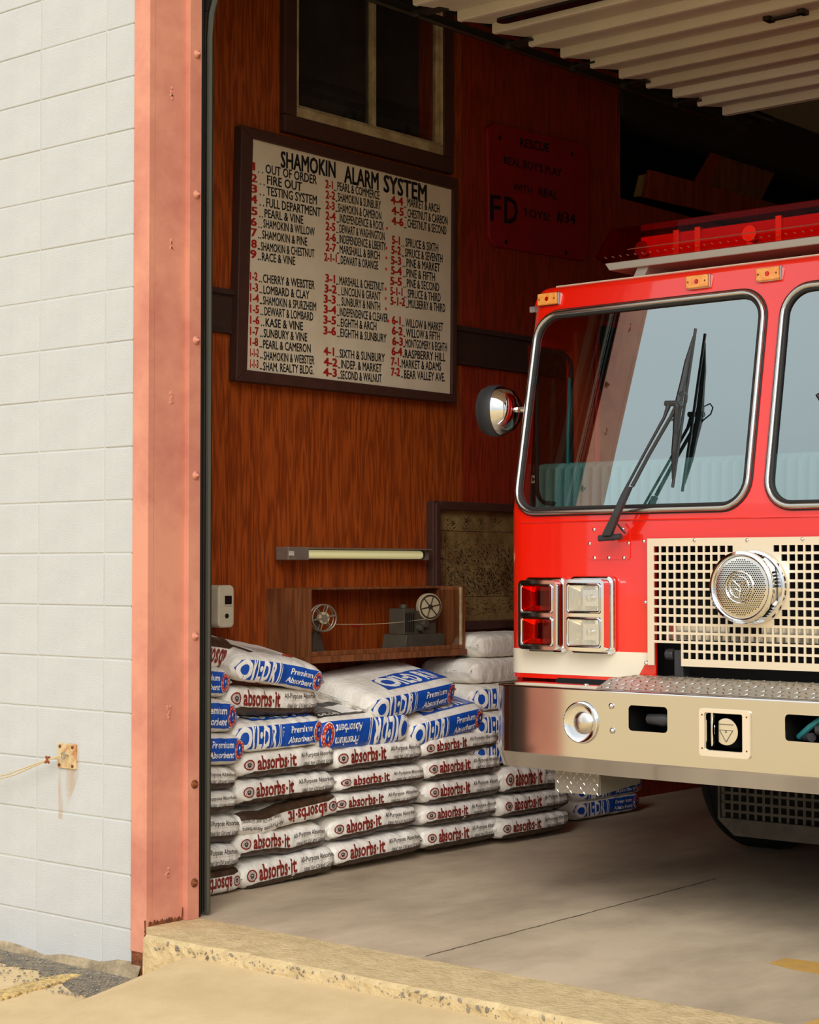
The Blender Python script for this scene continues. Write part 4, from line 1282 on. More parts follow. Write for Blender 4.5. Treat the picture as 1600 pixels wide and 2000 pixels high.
bag_no = [0]
def bag(kind, row_label, loc, L=.57, H=.12, D=.40, tilt=0.0, yaw=0.0, roll=0.0, flip=False, top=None, bend=0.0, kink=0.0, kx=0.0, pe=9.0, heading=90.0, detail=True, end='', xoff=0):
    """loc = centre of the sack in the world; heading 90 = long face looks to +X"""
    bag_no[0] += 1
    rg = random.Random(100 + bag_no[0])
    waves = [(rg.uniform(60, 120), rg.uniform(-2, 2), rg.uniform(0, 6), rg.uniform(.0002, .0005)) for _ in range(3)]
    waves += [(rg.uniform(12, 30), rg.uniform(-4, 4), rg.uniform(0, 6), rg.uniform(.0006, .0014)) for _ in range(3)]
    ends = [(rg.randint(5, 9), rg.uniform(0, 6), rg.uniform(.002, .005)), (rg.randint(10, 17), rg.uniform(0, 6), rg.uniform(.001, .003))]
    par = dict(rng=rg, waves=waves, ends=ends, bend=bend + rg.uniform(-.003, .003), kink=kink, kx=kx, pe=pe, bow=rg.uniform(-.004, .006))
    o = None
    Mw = Matrix.Translation(Vector(loc)) @ Matrix.Rotation(R(heading + yaw), 4, 'Z') @ Matrix.Rotation(R(-tilt), 4, 'Y') @ Matrix.Rotation(R(roll), 4, 'X')
    # body
    nx, nph = 64, 64
    u_ = np.linspace(-1, 1, nx)
    xn = np.sign(u_) * np.abs(u_) ** .62
    ph = phi_of(np.linspace(_arc[0], _arc[-1], nph + 1)[:-1])
    X, P = np.meshgrid(xn, ph, indexing='ij')
    pts = bag_surface(X, P, L, D, H, par).reshape(-1, 3)
    fs = []
    for i in range(nx - 1):
        for j in range(nph):
            fs.append((i * nph + j, (i + 1) * nph + j, (i + 1) * nph + (j + 1) % nph, i * nph + (j + 1) % nph))
    n0 = len(pts)
    extra = []
    for sgn, i in ((-1, 0), (1, nx - 1)):
        # crimped seam: a short flat fin standing off each end
        row = list(range(i * nph, (i + 1) * nph))
        base = pts[row]; c = base.mean(0)
        fin = base.copy(); fin[:, 0] += sgn * (.012 + .004 * np.sin(base[:, 1] * 90)); fin[:, 2] = c[2] + (fin[:, 2] - c[2]) * .25 + .002 * np.sin(base[:, 1] * 70); fin[:, 1] = c[1] + (fin[:, 1] - c[1]) * 1.03
        k0 = n0 + len(extra); extra += [tuple(p) for p in fin]
        for j in range(nph):
            q_ = (row[j], row[(j + 1) % nph], k0 + (j + 1) % nph, k0 + j)
            fs.append(q_ if sgn > 0 else q_[::-1])
        fs.append(tuple(k0 + j for j in range(nph)))
    b = MB(); b.add([tuple(p) for p in pts] + extra, fs)
    me = b.mesh('sack', 'bag_film', True)
    root = bpy.data.objects.new('absorbent_bag', None)
    COL.objects.link(root)
    root.matrix_world = Mw
    root.location = Mw.to_translation(); root.rotation_euler = Mw.to_euler()
    colour = 'brown-printed' if kind == 'A' else ('blue-printed' if kind == 'B' else 'plain white')
    tag(root, row_label, 'bag', 'stacked bags of absorbent')
    def child(name, me_, par_=root):
        c = bpy.data.objects.new(name, me_); COL.objects.link(c); c.parent = par_; return c
    child('sack', me)
    def wrap(tpl, name, mats, rot=False):
        V, Fs, mi = tpl
        sx = -1 if rot else 1
        x = V[:, 0] * sx; t_ = V[:, 1] * sx * (H / BH if name[:3] != 'top' else 1.0)
        ph_ = phi_of(t_)
        p_ = bag_surface(np.clip(x / (BL / 2), -.995, .995), ph_, L, D, H, par, V[:, 2] + .0014)
        me_ = bpy.data.meshes.new(name)
        me_.from_pydata([tuple(q_) for q_ in p_], [], Fs)
        for mm in mats: me_.materials.append(MAT[mm])
        me_.polygons.foreach_set('material_index', mi)
        me_.polygons.foreach_set('use_smooth', [True] * len(Fs))
        me_.update()
        return child(name, me_)
    if kind == 'A':
        wrap(A_band, 'brown_band', ['bag_brown'], flip)
        if detail:
            wrap(A_let, 'lettering', ['bag_red', 'bag_ink'], flip); wrap(A_emb, 'emblem', ['bag_red', 'bag_ink'], flip)
    elif kind == 'B':
        wrap(B_band, 'blue_band', ['bag_blue'], flip)
        wrap(B_let, 'lettering', ['bag_white'], flip); wrap(B_emb, 'emblem', ['bag_logo_red', 'bag_white', 'bag_blue'], flip)
    if top == 'blue':
        wrap(TopBlue, 'top_blue_panel', ['bag_blue']); wrap(TopBlueLet, 'top_lettering', ['bag_white'])
    elif top == 'black':
        wrap(TopBlack, 'top_black_panel', ['bag_black', 'bag_white']); wrap(TopBlackLet, 'top_lettering', ['bag_grey', 'bag_white', 'bag_black'])
    elif top == 'fine':
        wrap(BackFine, 'top_print', ['bag_black', 'bag_grey', 'bag_logo_red', 'bag_blue'])
    return root

def bag_px(kind, label, u0, u1, vt, vb, xf=-5.55, **k):
    """sack whose long face fills pixel columns u0..u1; vt,vb = top and bottom rows at its middle"""
    um = (u0 + u1) / 2; vm = (vt + vb) / 2
    y0 = on_x(u0, vm, xf).y; y1 = on_x(u1, vm, xf).y
    zt = on_x(um, vt, xf).z; zb_ = on_x(um, vb, xf).z
    H = zt - zb_
    D = k.pop('D', .40)
    return bag(kind, label, (xf - D / 2, (y0 + y1) / 2, max((zt + zb_) / 2, H / 2)), L=(y1 - y0), H=H, D=D, **k)

S1, S2, S3, S4, S5, S6 = ('in the leftmost stack by the door jamb', 'in the second stack from the left', 'in the third stack from the left',
                          'in the fourth stack from the left', 'in the stack behind the bumper corner', 'in the farthest low pile')
def br(pos, where, extra=''): return 'brown-printed white bag' + extra + ', ' + pos + ' ' + where
def bl(pos, where, extra=''): return 'blue-printed white bag' + extra + ', ' + pos + ' ' + where
# stack one (mostly hidden by the jamb)
bag_px('A', br('at the bottom', S1, ', upside down'), 300, 479, 1713, 1768, xf=-5.53, flip=True)
bag_px('A', br('second from bottom', S1), 292, 474, 1653, 1713, xf=-5.53, tilt=-2)
bag_px('A', br('third from bottom', S1), 296, 477, 1595, 1653, xf=-5.54, tilt=-3)
bag_px('A', br('fourth from bottom', S1), 292, 470, 1547, 1595, xf=-5.54, tilt=-2.5)
bag_px('A', br('fifth from bottom', S1), 290, 470, 1498, 1547, xf=-5.55, tilt=-4)
bag_px('B', bl('fourth from top', S1), 312, 484, 1432, 1498, xf=-5.54, tilt=-4)
bag_px('B', bl('third from top', S1), 296, 471, 1362, 1432, xf=-5.55, tilt=-5)
bag_px('B', bl('second from top', S1), 284, 458, 1298, 1362, xf=-5.57, tilt=-5)
bag_px('A', br('on top', S1, ', upside down'), 296, 470, 1224, 1290, xf=-5.62, tilt=-8, flip=True, D=.42, roll=10)
# stack two
bag_px('A', br('at the bottom', S2), 477, 662, 1668, 1724, xf=-5.54, tilt=2)
bag_px('A', br('second from bottom', S2), 468, 645, 1616, 1668, kink=-.012, kx=.1, tilt=-1.0)
bag_px('A', br('third from bottom', S2, ', upside down'), 468, 666, 1566, 1616, flip=True, kink=-.014, kx=-.5, tilt=3.5)
bag_px('A', br('fourth from bottom', S2), 470, 659, 1514, 1566)
bag_px('A', br('fifth from bottom', S2), 474, 663, 1462, 1514)
bag_px('B', bl('third from top', S2), 464, 640, 1398, 1462, top='blue', roll=4)
bag_px('A', br('second from top', S2), 448, 628, 1342, 1398, bend=.004, xf=-5.58, tilt=-4)
bag_px('B', bl('on top', S2, ' with fine print'), 466, 642, 1268, 1328, tilt=-9, top='fine', bend=-.012, xf=-5.54, D=.42, roll=12)
# stack three
bag_px('A', br('at the bottom', S3), 656, 829, 1632, 1682, xf=-5.54, tilt=1)
bag_px('A', br('second from bottom', S3), 650, 821, 1584, 1632, kink=.008, kx=.15, tilt=1.5)
bag_px('A', br('third from bottom', S3), 654, 827, 1541, 1584)
bag_px('A', br('fourth from bottom', S3), 664, 839, 1500, 1541)
bag_px('A', br('fifth from bottom', S3), 658, 833, 1450, 1500)
bag_px('B', bl('second from top', S3, ', upside down'), 624, 806, 1378, 1450, flip=True, top='black', roll=10, D=.44)
# stack four
bag_px('A', br('at the bottom', S4), 832, 983, 1606, 1652, tilt=0)
bag_px('A', br('second from bottom', S4), 832, 981, 1564, 1606)
bag_px('A', br('third from bottom', S4), 836, 985, 1518, 1564)
bag_px('A', br('fourth from bottom', S4), 836, 985, 1474, 1518)
bag_px('A', br('fifth from bottom', S4), 830, 978, 1432, 1474, tilt=1.5)
bag_px('B', bl('second from top', S4), 806, 951, 1372, 1432, tilt=6, top='blue', D=.42, roll=12)
# the one lying across stacks three and four
bag_px('B', 'blue-printed white bag lying across tops of third and fourth stacks', 722, 904, 1320, 1380, xf=-5.55, tilt=4.5, top='blue', D=.44, roll=13, yaw=4)
# stack five
bag_px('A', br('at the bottom', S5), 981, 1119, 1590, 1632, xf=-5.50)
bag_px('A', br('second from bottom', S5), 984, 1118, 1546, 1590, xf=-5.51)
bag_px('A', br('third from bottom', S5), 986, 1118, 1494, 1546, xf=-5.52, tilt=-1)
bag_px('B', bl('third from top', S5), 930, 1062, 1440, 1494, xf=-5.56)
bag_px('B', bl('second from top', S5), 930, 1062, 1388, 1440, xf=-5.56)
bag_px('B', bl('just below two plain bags', S5), 930, 1068, 1334, 1388, xf=-5.60, heading=90)
bag_px('P', 'plain white bag second from top behind the red truck corner', 932, 1075, 1284, 1334, xf=-5.64, D=.38)
bag_px('P', 'plain white bag on top behind the red truck corner', 944, 1085, 1236, 1284, xf=-5.68, D=.34)
# farthest pile
bag_px('B', bl('at the bottom', S6), 1124, 1256, 1558, 1601, xf=-5.70, detail=True)
bag_px('B', bl('second', S6), 1126, 1262, 1519, 1562, xf=-5.70)

# =========================================================================================
#  FIRE TRUCK
# =========================================================================================
YC = 6.56; KL = .19; ZBELT = 1.60
XL, XRT = -5.083, -2.517
XCEN = -3.80
ZTOP = 2.62
def on_f(u, v, off=0.0):
    d = ray(u, v); s = ((YC + off) + KL * (CAMZ - ZBELT)) / (d.y - KL * d.z)
    return CP + d * s
def front_y(x, z):
    y = YC + KL * max(0, z - ZBELT)
    r = .09
    for dx in (XL + r - x, x - (XRT - r)):
        if dx > 0: y += r - math.sqrt(max(0, r * r - min(dx, r) ** 2))
    rz = .03
    dz = z - (ZTOP - rz)
    if dz > 0: y += rz - math.sqrt(max(0, rz * rz - min(dz, rz) ** 2))
    return y
def fmap(off=0.0):
    def f(a, b_, d): return (a, front_y(a, b_) - off + d, b_)
    return f

truck = empty('fire_truck', (XCEN, YC + 3, 0), 'red and white fire truck nosing out of the garage bay', 'fire truck')
# --- windscreen openings (x,z)
wl0, wl1, wz0_, wz1_ = -5.012, -3.862, 1.605, 2.475
TRIMW = .030
def mirror(pts): return [(2 * XCEN - x, z) for x, z in pts][::-1]
def wpoly(g, n=8):
    # screen gets slightly narrower towards the outer top corner
    pts = rrect(wl0 - g, wz0_ - g, wl1 + g, wz1_ + g, .10 + g, n)
    return [(x + .02 * max(0, (z - 2.0)) * (1 if x < -4.5 else 0), z) for x, z in pts]
cutx = [XL + .09 * k / 6 for k in range(1, 7)] + [XRT - .09 * k / 6 for k in range(1, 7)] + [x * .2 for x in range(-24, -13)]
cutz = [ZBELT, 1.25] + [ZTOP - .03 * k / 4 for k in range(0, 5)] + [1.8, 2.0, 2.2, 2.4]
gx0, gx1, gz0, gz1 = -4.306, -3.294, .935, 1.465
rad = rrect(gx0 + .05, .80, gx1 - .05, gz1 - .05, .02)
outer = [(XL, .855), (XL, ZTOP - .1), (XL + .025, ZTOP - .045), (XL + .09, ZTOP), (XRT - .09, ZTOP), (XRT - .025, ZTOP - .045), (XRT, ZTOP - .1), (XRT, .855), (-3.2, .855), (-3.2, .80), (-4.4, .80), (-4.4, .855)]
outer = outer[:9] + [(-3.22, .8), (-4.38, .8), (-4.38, .855)]
holes = [wpoly(0)[::-1], mirror(wpoly(0))[::-1], [(gx0 + .02, .862), (gx1 - .02, .862), (gx1 - .02, gz1 - .015), (gx0 + .02, gz1 - .015)]]
outer = [(XL, .855), (XL, ZTOP - .1), (XL + .025, ZTOP - .045), (XL + .09, ZTOP), (XRT - .09, ZTOP), (XRT - .025, ZTOP - .045), (XRT, ZTOP - .1), (XRT, .855)]
front = plate('cab_front', outer, holes, fmap(), .012, 'truck_red', truck, cutx, cutz, smooth=True)
# cab body: sides, roof, floor behind the front skin
b = MB()
def sidewall(x, th):
    yb = 8.6
    zs = [.5, ZBELT, ZTOP - .1]
    y_at = lambda z: front_y((XL + XRT) / 2, min(z, ZTOP - .05)) + .085
    # window opening in the door: y 7.05..7.75, z 1.62..2.35
    wy0_, wy1_ = 6.70, 7.03
    parts = [[(y_at(.5), .5), (yb, .5), (yb, 1.62), (y_at(1.62), 1.62)],
             [(y_at(2.36), 2.36), (yb, 2.36), (yb, ZTOP - .09), (y_at(ZTOP - .1), ZTOP - .09)],
             [(y_at(1.62), 1.62), (wy0_ - .0, 1.62), (wy0_ + .06, 2.36), (y_at(2.36), 2.36)],
             [(wy1_, 1.62), (yb, 1.62), (yb, 2.36), (wy1_, 2.36)]]
    for p in parts: b.prism([(x, y, z) for y, z in p], (th, 0, 0))
sidewall(XL, .03); sidewall(XRT, -.03)
b.build('cab_side', 'truck_red', truck)
b = MB()
vs = []; fs = []
nr = 6
prof = [(XL + .09, ZTOP - .1)] + [(XL + .09 - .09 * math.cos(R(90 * k / nr)), ZTOP - .1 + .1 * math.sin(R(90 * k / nr))) for k in range(1, nr + 1)]
prof += [(2 * XCEN - x, z) for x, z in prof[::-1]]
y0r = front_y(XCEN, ZTOP) - .004
b.prism([(x, y0r, z) for x, z in prof], (0, 8.6 - y0r, 0))
b.build('cab_roof', 'truck_red', truck)
b = MB(); b.tube([(XL + .12, y0r + .01, ZTOP + .003), (XRT - .12, y0r + .01, ZTOP + .002)], .006, 6); b.build('drip_rail', 'steel_satin', truck)
b = MB(); b.box((XL + .02, 7.0, .46), (XRT - .02, 8.6, .55)); b.box((XL + .05, 8.55, .5), (XRT - .05, 8.6, 2.5)); b.build('cab_floor', 'under_dark', truck)
b = MB(); b.box((XL + .02, 8.65, .5), (XRT - .02, 13.5, 2.45)); b.build('pump_body', 'truck_red', truck, bevel=.02)
# inner door frame uprights seen through the glass
b = MB(); b.box((XL + .03, 7.05, 1.2), (XL + .05, 7.18, 2.45)); b.build('door_pillar', 'truck_inner_lit', truck)  # pillar colour brightened so that it looks lit
b = MB(); b.box((XL + .03, 7.26, 1.2), (XL + .045, 8.54, 2.5)); b.build('rear_dark_sheet', 'dash_black', truck)  # black sheet added so the rear of the cab looks unlit
b = MB(); b.box((XL + .05, 7.19, 1.2), (XL + .065, 7.215, 2.4)); b.build('grab_rail', 'truck_red', truck)
b = MB(); pts = rrect(6.75, 1.64, 7.02, 2.34, .07); b.tube([(XL + .035, y, z) for y, z in pts], .010, 6, closed=True); b.build('door_window_seal', 'rubber', truck, smooth=True)
b = MB(); b.box((XL + .012, 6.71, 1.62), (XL + .016, 7.03, 2.36)); b.build('door_glass', 'thin_glass', truck)
for xx_ in (XCEN - .95, XCEN + .45):
    b = MB(); b.box((xx_, 7.7, .9), (xx_ + .5, 8.2, 1.15)); b.box((xx_, 8.1, 1.1), (xx_ + .5, 8.25, 2.05)); b.build('seat', 'seat_dark', truck, bevel=.04)
b = MB(); b.tube([(XL + .06, 6.95, 1.62), (XL + .06, 6.96, 2.0), (XL + .06, 6.97, 2.22), (XL + .06, 6.99, 2.0), (XL + .06, 6.97, 1.62)], .008, 6); b.build('seat_belt', 'hose_teal', truck)

# --- ribbed dash pad
def ribbed(x0, x1, yb0, z0, z1, pitch, depth, mt, name):
    b = MB(); n = int(round((x1 - x0) / pitch)) * 6; vs = []; fs = []
    for i in range(n + 1):
        x = x0 + (x1 - x0) * i / n
        ph = (i % 6) / 6.0
        d = depth * abs(math.sin(math.pi * ph)) ** .7
        vs += [(x, yb0 - d - .02, z0), (x, yb0 - d, z1 - .03), (x, yb0 - d * .6 + .02, z1 - .008), (x, yb0 + .05, z1)]
    for i in range(n):
        for k in range(3): fs.append((4 * i + k, 4 * i + 4 + k, 4 * i + 5 + k, 4 * i + 1 + k))
    b.add(vs, fs); return b.build(name, mt, truck, smooth=False)
YD = 6.93
dl = on_y(1052, 950, YD); dz = on_y(1100, 903, YD).z
ribbed(dl.x, XRT - .25, YD, 1.35, dz, .052, .042, 'dash_teal', 'ribbed_dash')
b = MB(); b.box((XL + .04, YD + .02, 1.3), (XRT - .04, YD + .35, dz - .02)); b.build('dashboard', 'dash_black', truck, bevel=.02)
c = on_y(1040, 945, YD)
b = MB(); b.prism([(x, YD - .03, z) for x, z in rrect(c.x - .06, 1.42, c.x + .018, c.z + .065, .036)], (0, .05, 0)); b.build('gauge_pod', 'dash_black', truck, bevel=.008)
b = MB(); cc = on_y(1046, 936, YD - .032); b.box((cc.x - .026, YD - .034, cc.z - .018), (cc.x + .024, YD - .0325, cc.z + .018)); b.build('label_plate', 'label_white', truck)
b = MB(); V, Fs = text_fit('M', -.018, .010, -.011, .011, .02); b.add([(cc.x + p[0], YD - .0352, cc.z + p[1]) for p in V], Fs); b.build('label_lettering', 'ink_black', truck)

# --- windscreens + trim
def surf_ring(poly, off): return [Vector((x, front_y(x, z) - off, z)) for x, z in poly]
for nm, P_ in (('left', lambda g: wpoly(g)), ('right', lambda g: mirror(wpoly(g)))):
    pane = [p for p in P_(.004)]
    flat, tris, _ = fill2d(pane, [])
    b = MB(); b.add([(x, YC + KL * (z - ZBELT) + .004, z) for x, z in flat], tris); b.build('windscreen', 'windscreen_glass', truck)
    b = MB(); b.tube(surf_ring(P_(.017), .008), .0135, 10, closed=True); b.build('windscreen_trim', 'gasket_steel', truck, smooth=True)
    b = MB(); b.tube(surf_ring(P_(.002), .003), .009, 8, closed=True); b.build('windscreen_seal', 'gasket_rubber', truck, smooth=True)
    b = MB(); b.tube(surf_ring(P_(.031), .002), .005, 6, closed=True); b.build('outer_seal', 'gasket_rubber', truck, smooth=True)

# --- stripe and beading
b = MB(); 
plate('white_stripe', [(XL + .001, .875), (XL + .001, .984), (gx0 - .0, .984), (gx0 - .07, .875)], [], fmap(.0022), .002, 'truck_white', truck, cutx)
plate('white_stripe', [(XRT - .001, .875), (gx1 + .07, .875), (gx1, .984), (XRT - .001, .984)], [], fmap(.0022), .002, 'truck_white', truck, cutx)
b = MB(); b.tube([(x, front_y(x, 1.545) - .001, 1.545) for x in np.linspace(XL + .09, XRT - .09, 8)], .004, 6); b.build('belt_seam', 'truck_red', truck)
# dark recess below the left lamp bank
r0 = on_y(1085, 1326, YC - .003); r1 = on_y(1245, 1340, YC - .003)
b = MB(); b.prism([(x, YC - .003, z) for x, z in rrect(r0.x, .80, r1.x, r0.z + .006, .02)], (0, .004, 0)); b.build('air_slot', 'hole_black', truck)

# --- radiator recess and grille plate
b = MB(); b.box((gx0 - .08, YC + .22, .70), (gx1 + .08, YC + .24, gz1)); b.box((gx0 - .08, YC + .013, gz1 - .004), (gx1 + .08, YC + .24, gz1)); b.box((gx0 - .10, YC + .012, .7), (gx0 - .08, YC + .24, gz1)); b.box((gx1 + .08, YC + .012, .7), (gx1 + .1, YC + .24, gz1))
b.box((gx0 - .1, YC + .03, .56), (gx1 + .1, YC + .24, .70))
b.build('radiator_recess', 'under_dark', truck)
b = MB()
nx_ = 27; nz_ = 13
px0 = on_y(1277, 1073, YC - .03).x; pitch = .0387
pz1_ = on_y(1277, 1067, YC - .03).z
hs = .0262
y_g = YC - .03
xe = [gx0]; ze = []
xcells = []
for i in range(nx_):
    x = px0 + i * (2 * (XCEN - px0) - hs) / (nx_ - 1) - 0
    xcells.append((x, x + hs))
zcells = []
for j in range(nz_):
    z = pz1_ - j * .0367
    zcells.append((z - hs, z))
xl_ = sorted([gx0, gx1] + [v for c_ in xcells for v in c_]); zl_ = sorted([gz0 - .0, gz1] + [v for c_ in zcells for v in c_])
def is_hole(i, j):
    cx = (xl_[i] + xl_[i + 1]) / 2; cz = (zl_[j] + zl_[j + 1]) / 2
    hx = next((k for k, c_ in enumerate(xcells) if c_[0] < cx < c_[1]), None)
    hz = next((k for k, c_ in enumerate(zcells) if c_[0] < cz < c_[1]), None)
    if hx is None or hz is None: return False
    half = {0: 2.6, 1: 3.6, 2: 4.6, 3: 4.6, 4: 4.6, 5: 4.6, 6: 4.6, 7: 3.6, 8: 2.6}.get(hz)
    if half is not None and abs(hx - 13) < half: return False
    if hz >= 11 and (hx < 4 or hx > 22): return False
    return True
pl = MB(); idx = {}
def gv(i, j, k):
    key = (i, j, k)
    if key not in idx:
        idx[key] = len(pl.v); pl.v.append((xl_[i], y_g + k * .006, zl_[j]))
    return idx[key]
# plate with the two lower corner notches cut away
nzx0 = xcells[3][1] + .004; nzz = zcells[11][1] + .004
def solid(i, j):
    if i < 0 or j < 0 or i >= len(xl_) - 1 or j >= len(zl_) - 1: return False
    if is_hole(i, j): return False
    cx = (xl_[i] + xl_[i + 1]) / 2; cz = (zl_[j] + zl_[j + 1]) / 2
    ii = next((k for k, c_ in enumerate(xcells) if abs(cx - (c_[0] + c_[1]) / 2) < .02), -1)
    if cz < zcells[11][1] and (xcells[0][0] < cx < xcells[3][1] or xcells[23][0] < cx < xcells[26][1]): return False
    return True
for i in range(len(xl_) - 1):
    for j in range(len(zl_) - 1):
        if not solid(i, j): continue
        pl.f.append((gv(i, j, 0), gv(i + 1, j, 0), gv(i + 1, j + 1, 0), gv(i, j + 1, 0))); pl.m.append(0)
        pl.f.append((gv(i, j, 1), gv(i, j + 1, 1), gv(i + 1, j + 1, 1), gv(i + 1, j, 1))); pl.m.append(0)
        for (di, dj, a, c_) in ((-1, 0, (0, 0), (0, 1)), (1, 0, (1, 1), (1, 0)), (0, -1, (1, 0), (0, 0)), (0, 1, (0, 1), (1, 1))):
            if not solid(i + di, j + dj):
                pl.f.append((gv(i + a[0], j + a[1], 0), gv(i + c_[0], j + c_[1], 0), gv(i + c_[0], j + c_[1], 1), gv(i + a[0], j + a[1], 1))); pl.m.append(0)
grille = pl.build('grille_plate', 'steel_satin', truck)
sc_ = MB(); sc_.lathe([(.0085, 0), (.008, .003), (.004, .006)], axis_m((0, 0, 0), (0, -1, 0)), 12); screw_me = sc_.mesh('screw', 'chrome', True)
def screw(x, y, z, par=truck, name='screw'):
    o = link(name, screw_me, par); o.location = (x, y, z); return o
for (u, v) in ((1258, 1057), (1357, 1055), (1460, 1055), (1568, 1053), (1261, 1176), (1262, 1295)):
    p = on_y(u, v, y_g); screw(p.x, y_g, p.z)
# polished bars behind the grille
b = MB()
za = (zcells[10][0] + zcells[10][1]) / 2
b.box((gx0 + .03, YC + .05, za - .012), (gx1 - .03, YC + .07, za + .018))
b.build('tow_bar', 'chrome_satin', truck)
b = MB()
for k in range(22):
    x = gx0 + .05 + k * .0415; b.box((x, YC + .043, za - .010), (x + .012, YC + .0495, za + .016))
b.build('bar_rungs', 'tread_dirty', truck)
b = MB(); b.box((gx0 + .05, YC + .06, zcells[9][0] - .002), (px0 + 8 * .0387, YC + .08, zcells[9][1] + .002)); b.box((gx1 - .52, YC + .06, zcells[9][0] - .004), (gx1 - .08, YC + .08, zcells[9][1] + .002)); b.build('cooler_plate', 'chrome_satin', truck)
# stub of the bracket in the corner notch
for s_ in (0, 1):
    x = xcells[2][0] if s_ == 0 else xcells[23][0]
    b = MB(); b.box((x + .01, YC - .005, gz0 - .06), (x + .055, YC + .05, gz0 + .065)); b.tube([(x - .0, YC + .02, gz0 + .045), (x - .04, YC + .02, gz0 + .045)], .024, 12); b.box((x - .04, YC - .01, gz0 - .075), (x + .09, YC + .06, gz0 - .045))
    b.build('bracket', 'black_metal', truck, bevel=.006)

# --- round siren speaker
pc = on_y(1448, 1147, y_g - .10)
sx_, sz_ = pc.x, pc.z
Ms = axis_m((sx_, y_g, sz_), (0, -1, 0))
b = MB(); b.lathe([(.146, 0), (.150, .006), (.147, .014), (.138, .018), (.137, .075), (.141, .082), (.146, .092), (.144, .104), (.132, .110), (.126, .107), (.122, .100)], Ms, 64)
siren = b.build('siren_speaker', 'chrome', truck, smooth=True)
# perforated dome face
b = MB(); b.lathe([(.123, .100), (.10, .106), (.07, .110), (.03, .112), (.001, .1122)], Ms, 48); b.build('siren_face', 'chrome_satin', siren, smooth=True)
b = MB()
for i in range(-13, 14):
    for j in range(-14, 15):
        x = i * .0088 + (.0044 if j % 2 else 0); z = j * .0078
        r_ = math.hypot(x, z)
        if r_ > .112: continue
        d = float(np.interp(r_, [0, .03, .07, .10, .123], [.1122, .112, .110, .106, .100])) + .0008
        n = 6
        b.add([Ms @ Vector((x + .0029 * math.cos(k * math.pi / 3), z + .0029 * math.sin(k * math.pi / 3), d + .0002)) for k in range(n)], [tuple(range(n))])
b.build('perforation', 'hole_black', siren, kind='stuff')
b = MB()
def cring(r_, wd, d): 
    b.tube([Ms @ Vector((r_ * math.cos(2 * math.pi * k / 40), r_ * math.sin(2 * math.pi * k / 40), d)) for k in range(40)], wd, 6, closed=True)
cring(.062, .0045, .113); cring(.043, .0035, .114)
for (a0, a1) in (((-.030, .028), (.004, .0)), ((.004, .0), (.036, .030)), ((.004, .0), (.002, -.034)), ((-.012, .018), (.014, .020)), ((-.02, -.006), (.01, -.02))):
    b.tube([Ms @ Vector((a0[0], a0[1], .114)), Ms @ Vector((a1[0], a1[1], .116))], .0045, 6)
b.build('emblem', 'chrome_satin', siren, smooth=True)
b = MB()
for k in range(60):
    a = 2 * math.pi * k / 60
    if (k // 5) % 2: continue
    for dd in (.028, .036, .044, .052, .060):
        p = Ms @ Vector((.1372 * math.cos(a), .1372 * math.sin(a), dd)); q_ = Ms @ Vector((.1372 * math.cos(a + .07), .1372 * math.sin(a + .07), dd))
        b.tube([p, q_], .0014, 4)
b.build('side_slots', 'hole_black', siren, kind='stuff')

# --- lamp clusters
def cluster(x0, x1, z0, z1, kinds):
    yh = YC - .085
    root_ = None
    b = MB()
    b.prism([(x, YC - .0, z) for x, z in rrect(x0 - .012, z0 - .014, x1 + .012, z1 + .014, .03)], (0, -.03, 0))
    flange = None
    zm = (z0 + z1) / 2
    o = plate('lamp_housing', rrect(x0, z0, x1, z1, .022), [rrect(x0 + .014, z0 + .016, x1 - .014, zm - .008, .012)[::-1], rrect(x0 + .014, zm + .008, x1 - .014, z1 - .016, .012)[::-1]],
              lambda a, c_, d: (a, yh + d, c_), .085, 'chrome', truck, bevel=.005)
    b.build('lamp_flange', 'chrome', o, bevel=.01)
    for k, (za_, zb2) in zip(kinds, ((zm + .008, z1 - .016), (z0 + .016, zm - .008))):
        xa_, xb_ = x0 + .014, x1 - .014
        rim = MB(); rim.tube([(x, yh + .002, z) for x, z in rrect(xa_ + .006, za_ + .006, xb_ - .006, zb2 - .006, .012)], .006, 8, closed=True); rim.build('lamp_rim', 'chrome', o, smooth=True)
        # bowl
        bw = MB(); n = 8
        P1 = rrect(xa_ + .008, za_ + .008, xb_ - .008, zb2 - .008, .012); P2 = rrect(xa_ + .035, za_ + .03, xb_ - .035, zb2 - .03, .012)
        m_ = len(P1)
        bw.add([(x, yh + .008, z) for x, z in P1] + [(x, yh + .055, z) for x, z in P2], [(i, (i + 1) % m_, m_ + (i + 1) % m_, m_ + i) for i in range(m_)] + [tuple(range(m_, 2 * m_))])
        bw.build('reflector', 'reflector', o)
        mt = {'r': 'lens_red', 'o': 'lens_orange', 'c': 'lens_clear'}[k]
        if k == 'c':
            bw = MB(); bw.lathe([(.016, 0), (.014, .02), (.004, .024)], axis_m(((xa_ + xb_) / 2, yh + .054, (za_ + zb2) / 2), (0, -1, 0)), 14); bw.build('lamp_bulb', 'chrome_satin', o, smooth=True)
        ln = MB(); P3 = rrect(xa_ + .010, za_ + .010, xb_ - .010, zb2 - .010, .012)
        dep = .014 if k == 'r' else .004
        if k == 'c':
            ln.add([(x, yh + .004, z) for x, z in P3], [tuple(range(len(P3)))]); lens = ln.build('lens', 'lens_frost', o)
        else:
            ln.prism([(x, yh + .006, z) for x, z in P3], (0, -dep, 0)); lens = ln.build('lens', mt, o, bevel=.003)
        if k == 'c':
            rb_ = MB(); xx2 = xa_ + .018
            while xx2 < xb_ - .018:
                rb_.box((xx2, yh + .0008, za_ + .016), (xx2 + .002, yh + .0012, zb2 - .016)); xx2 += .0070
            rb_.build('lens_fluting', 'lamp_glass', lens)
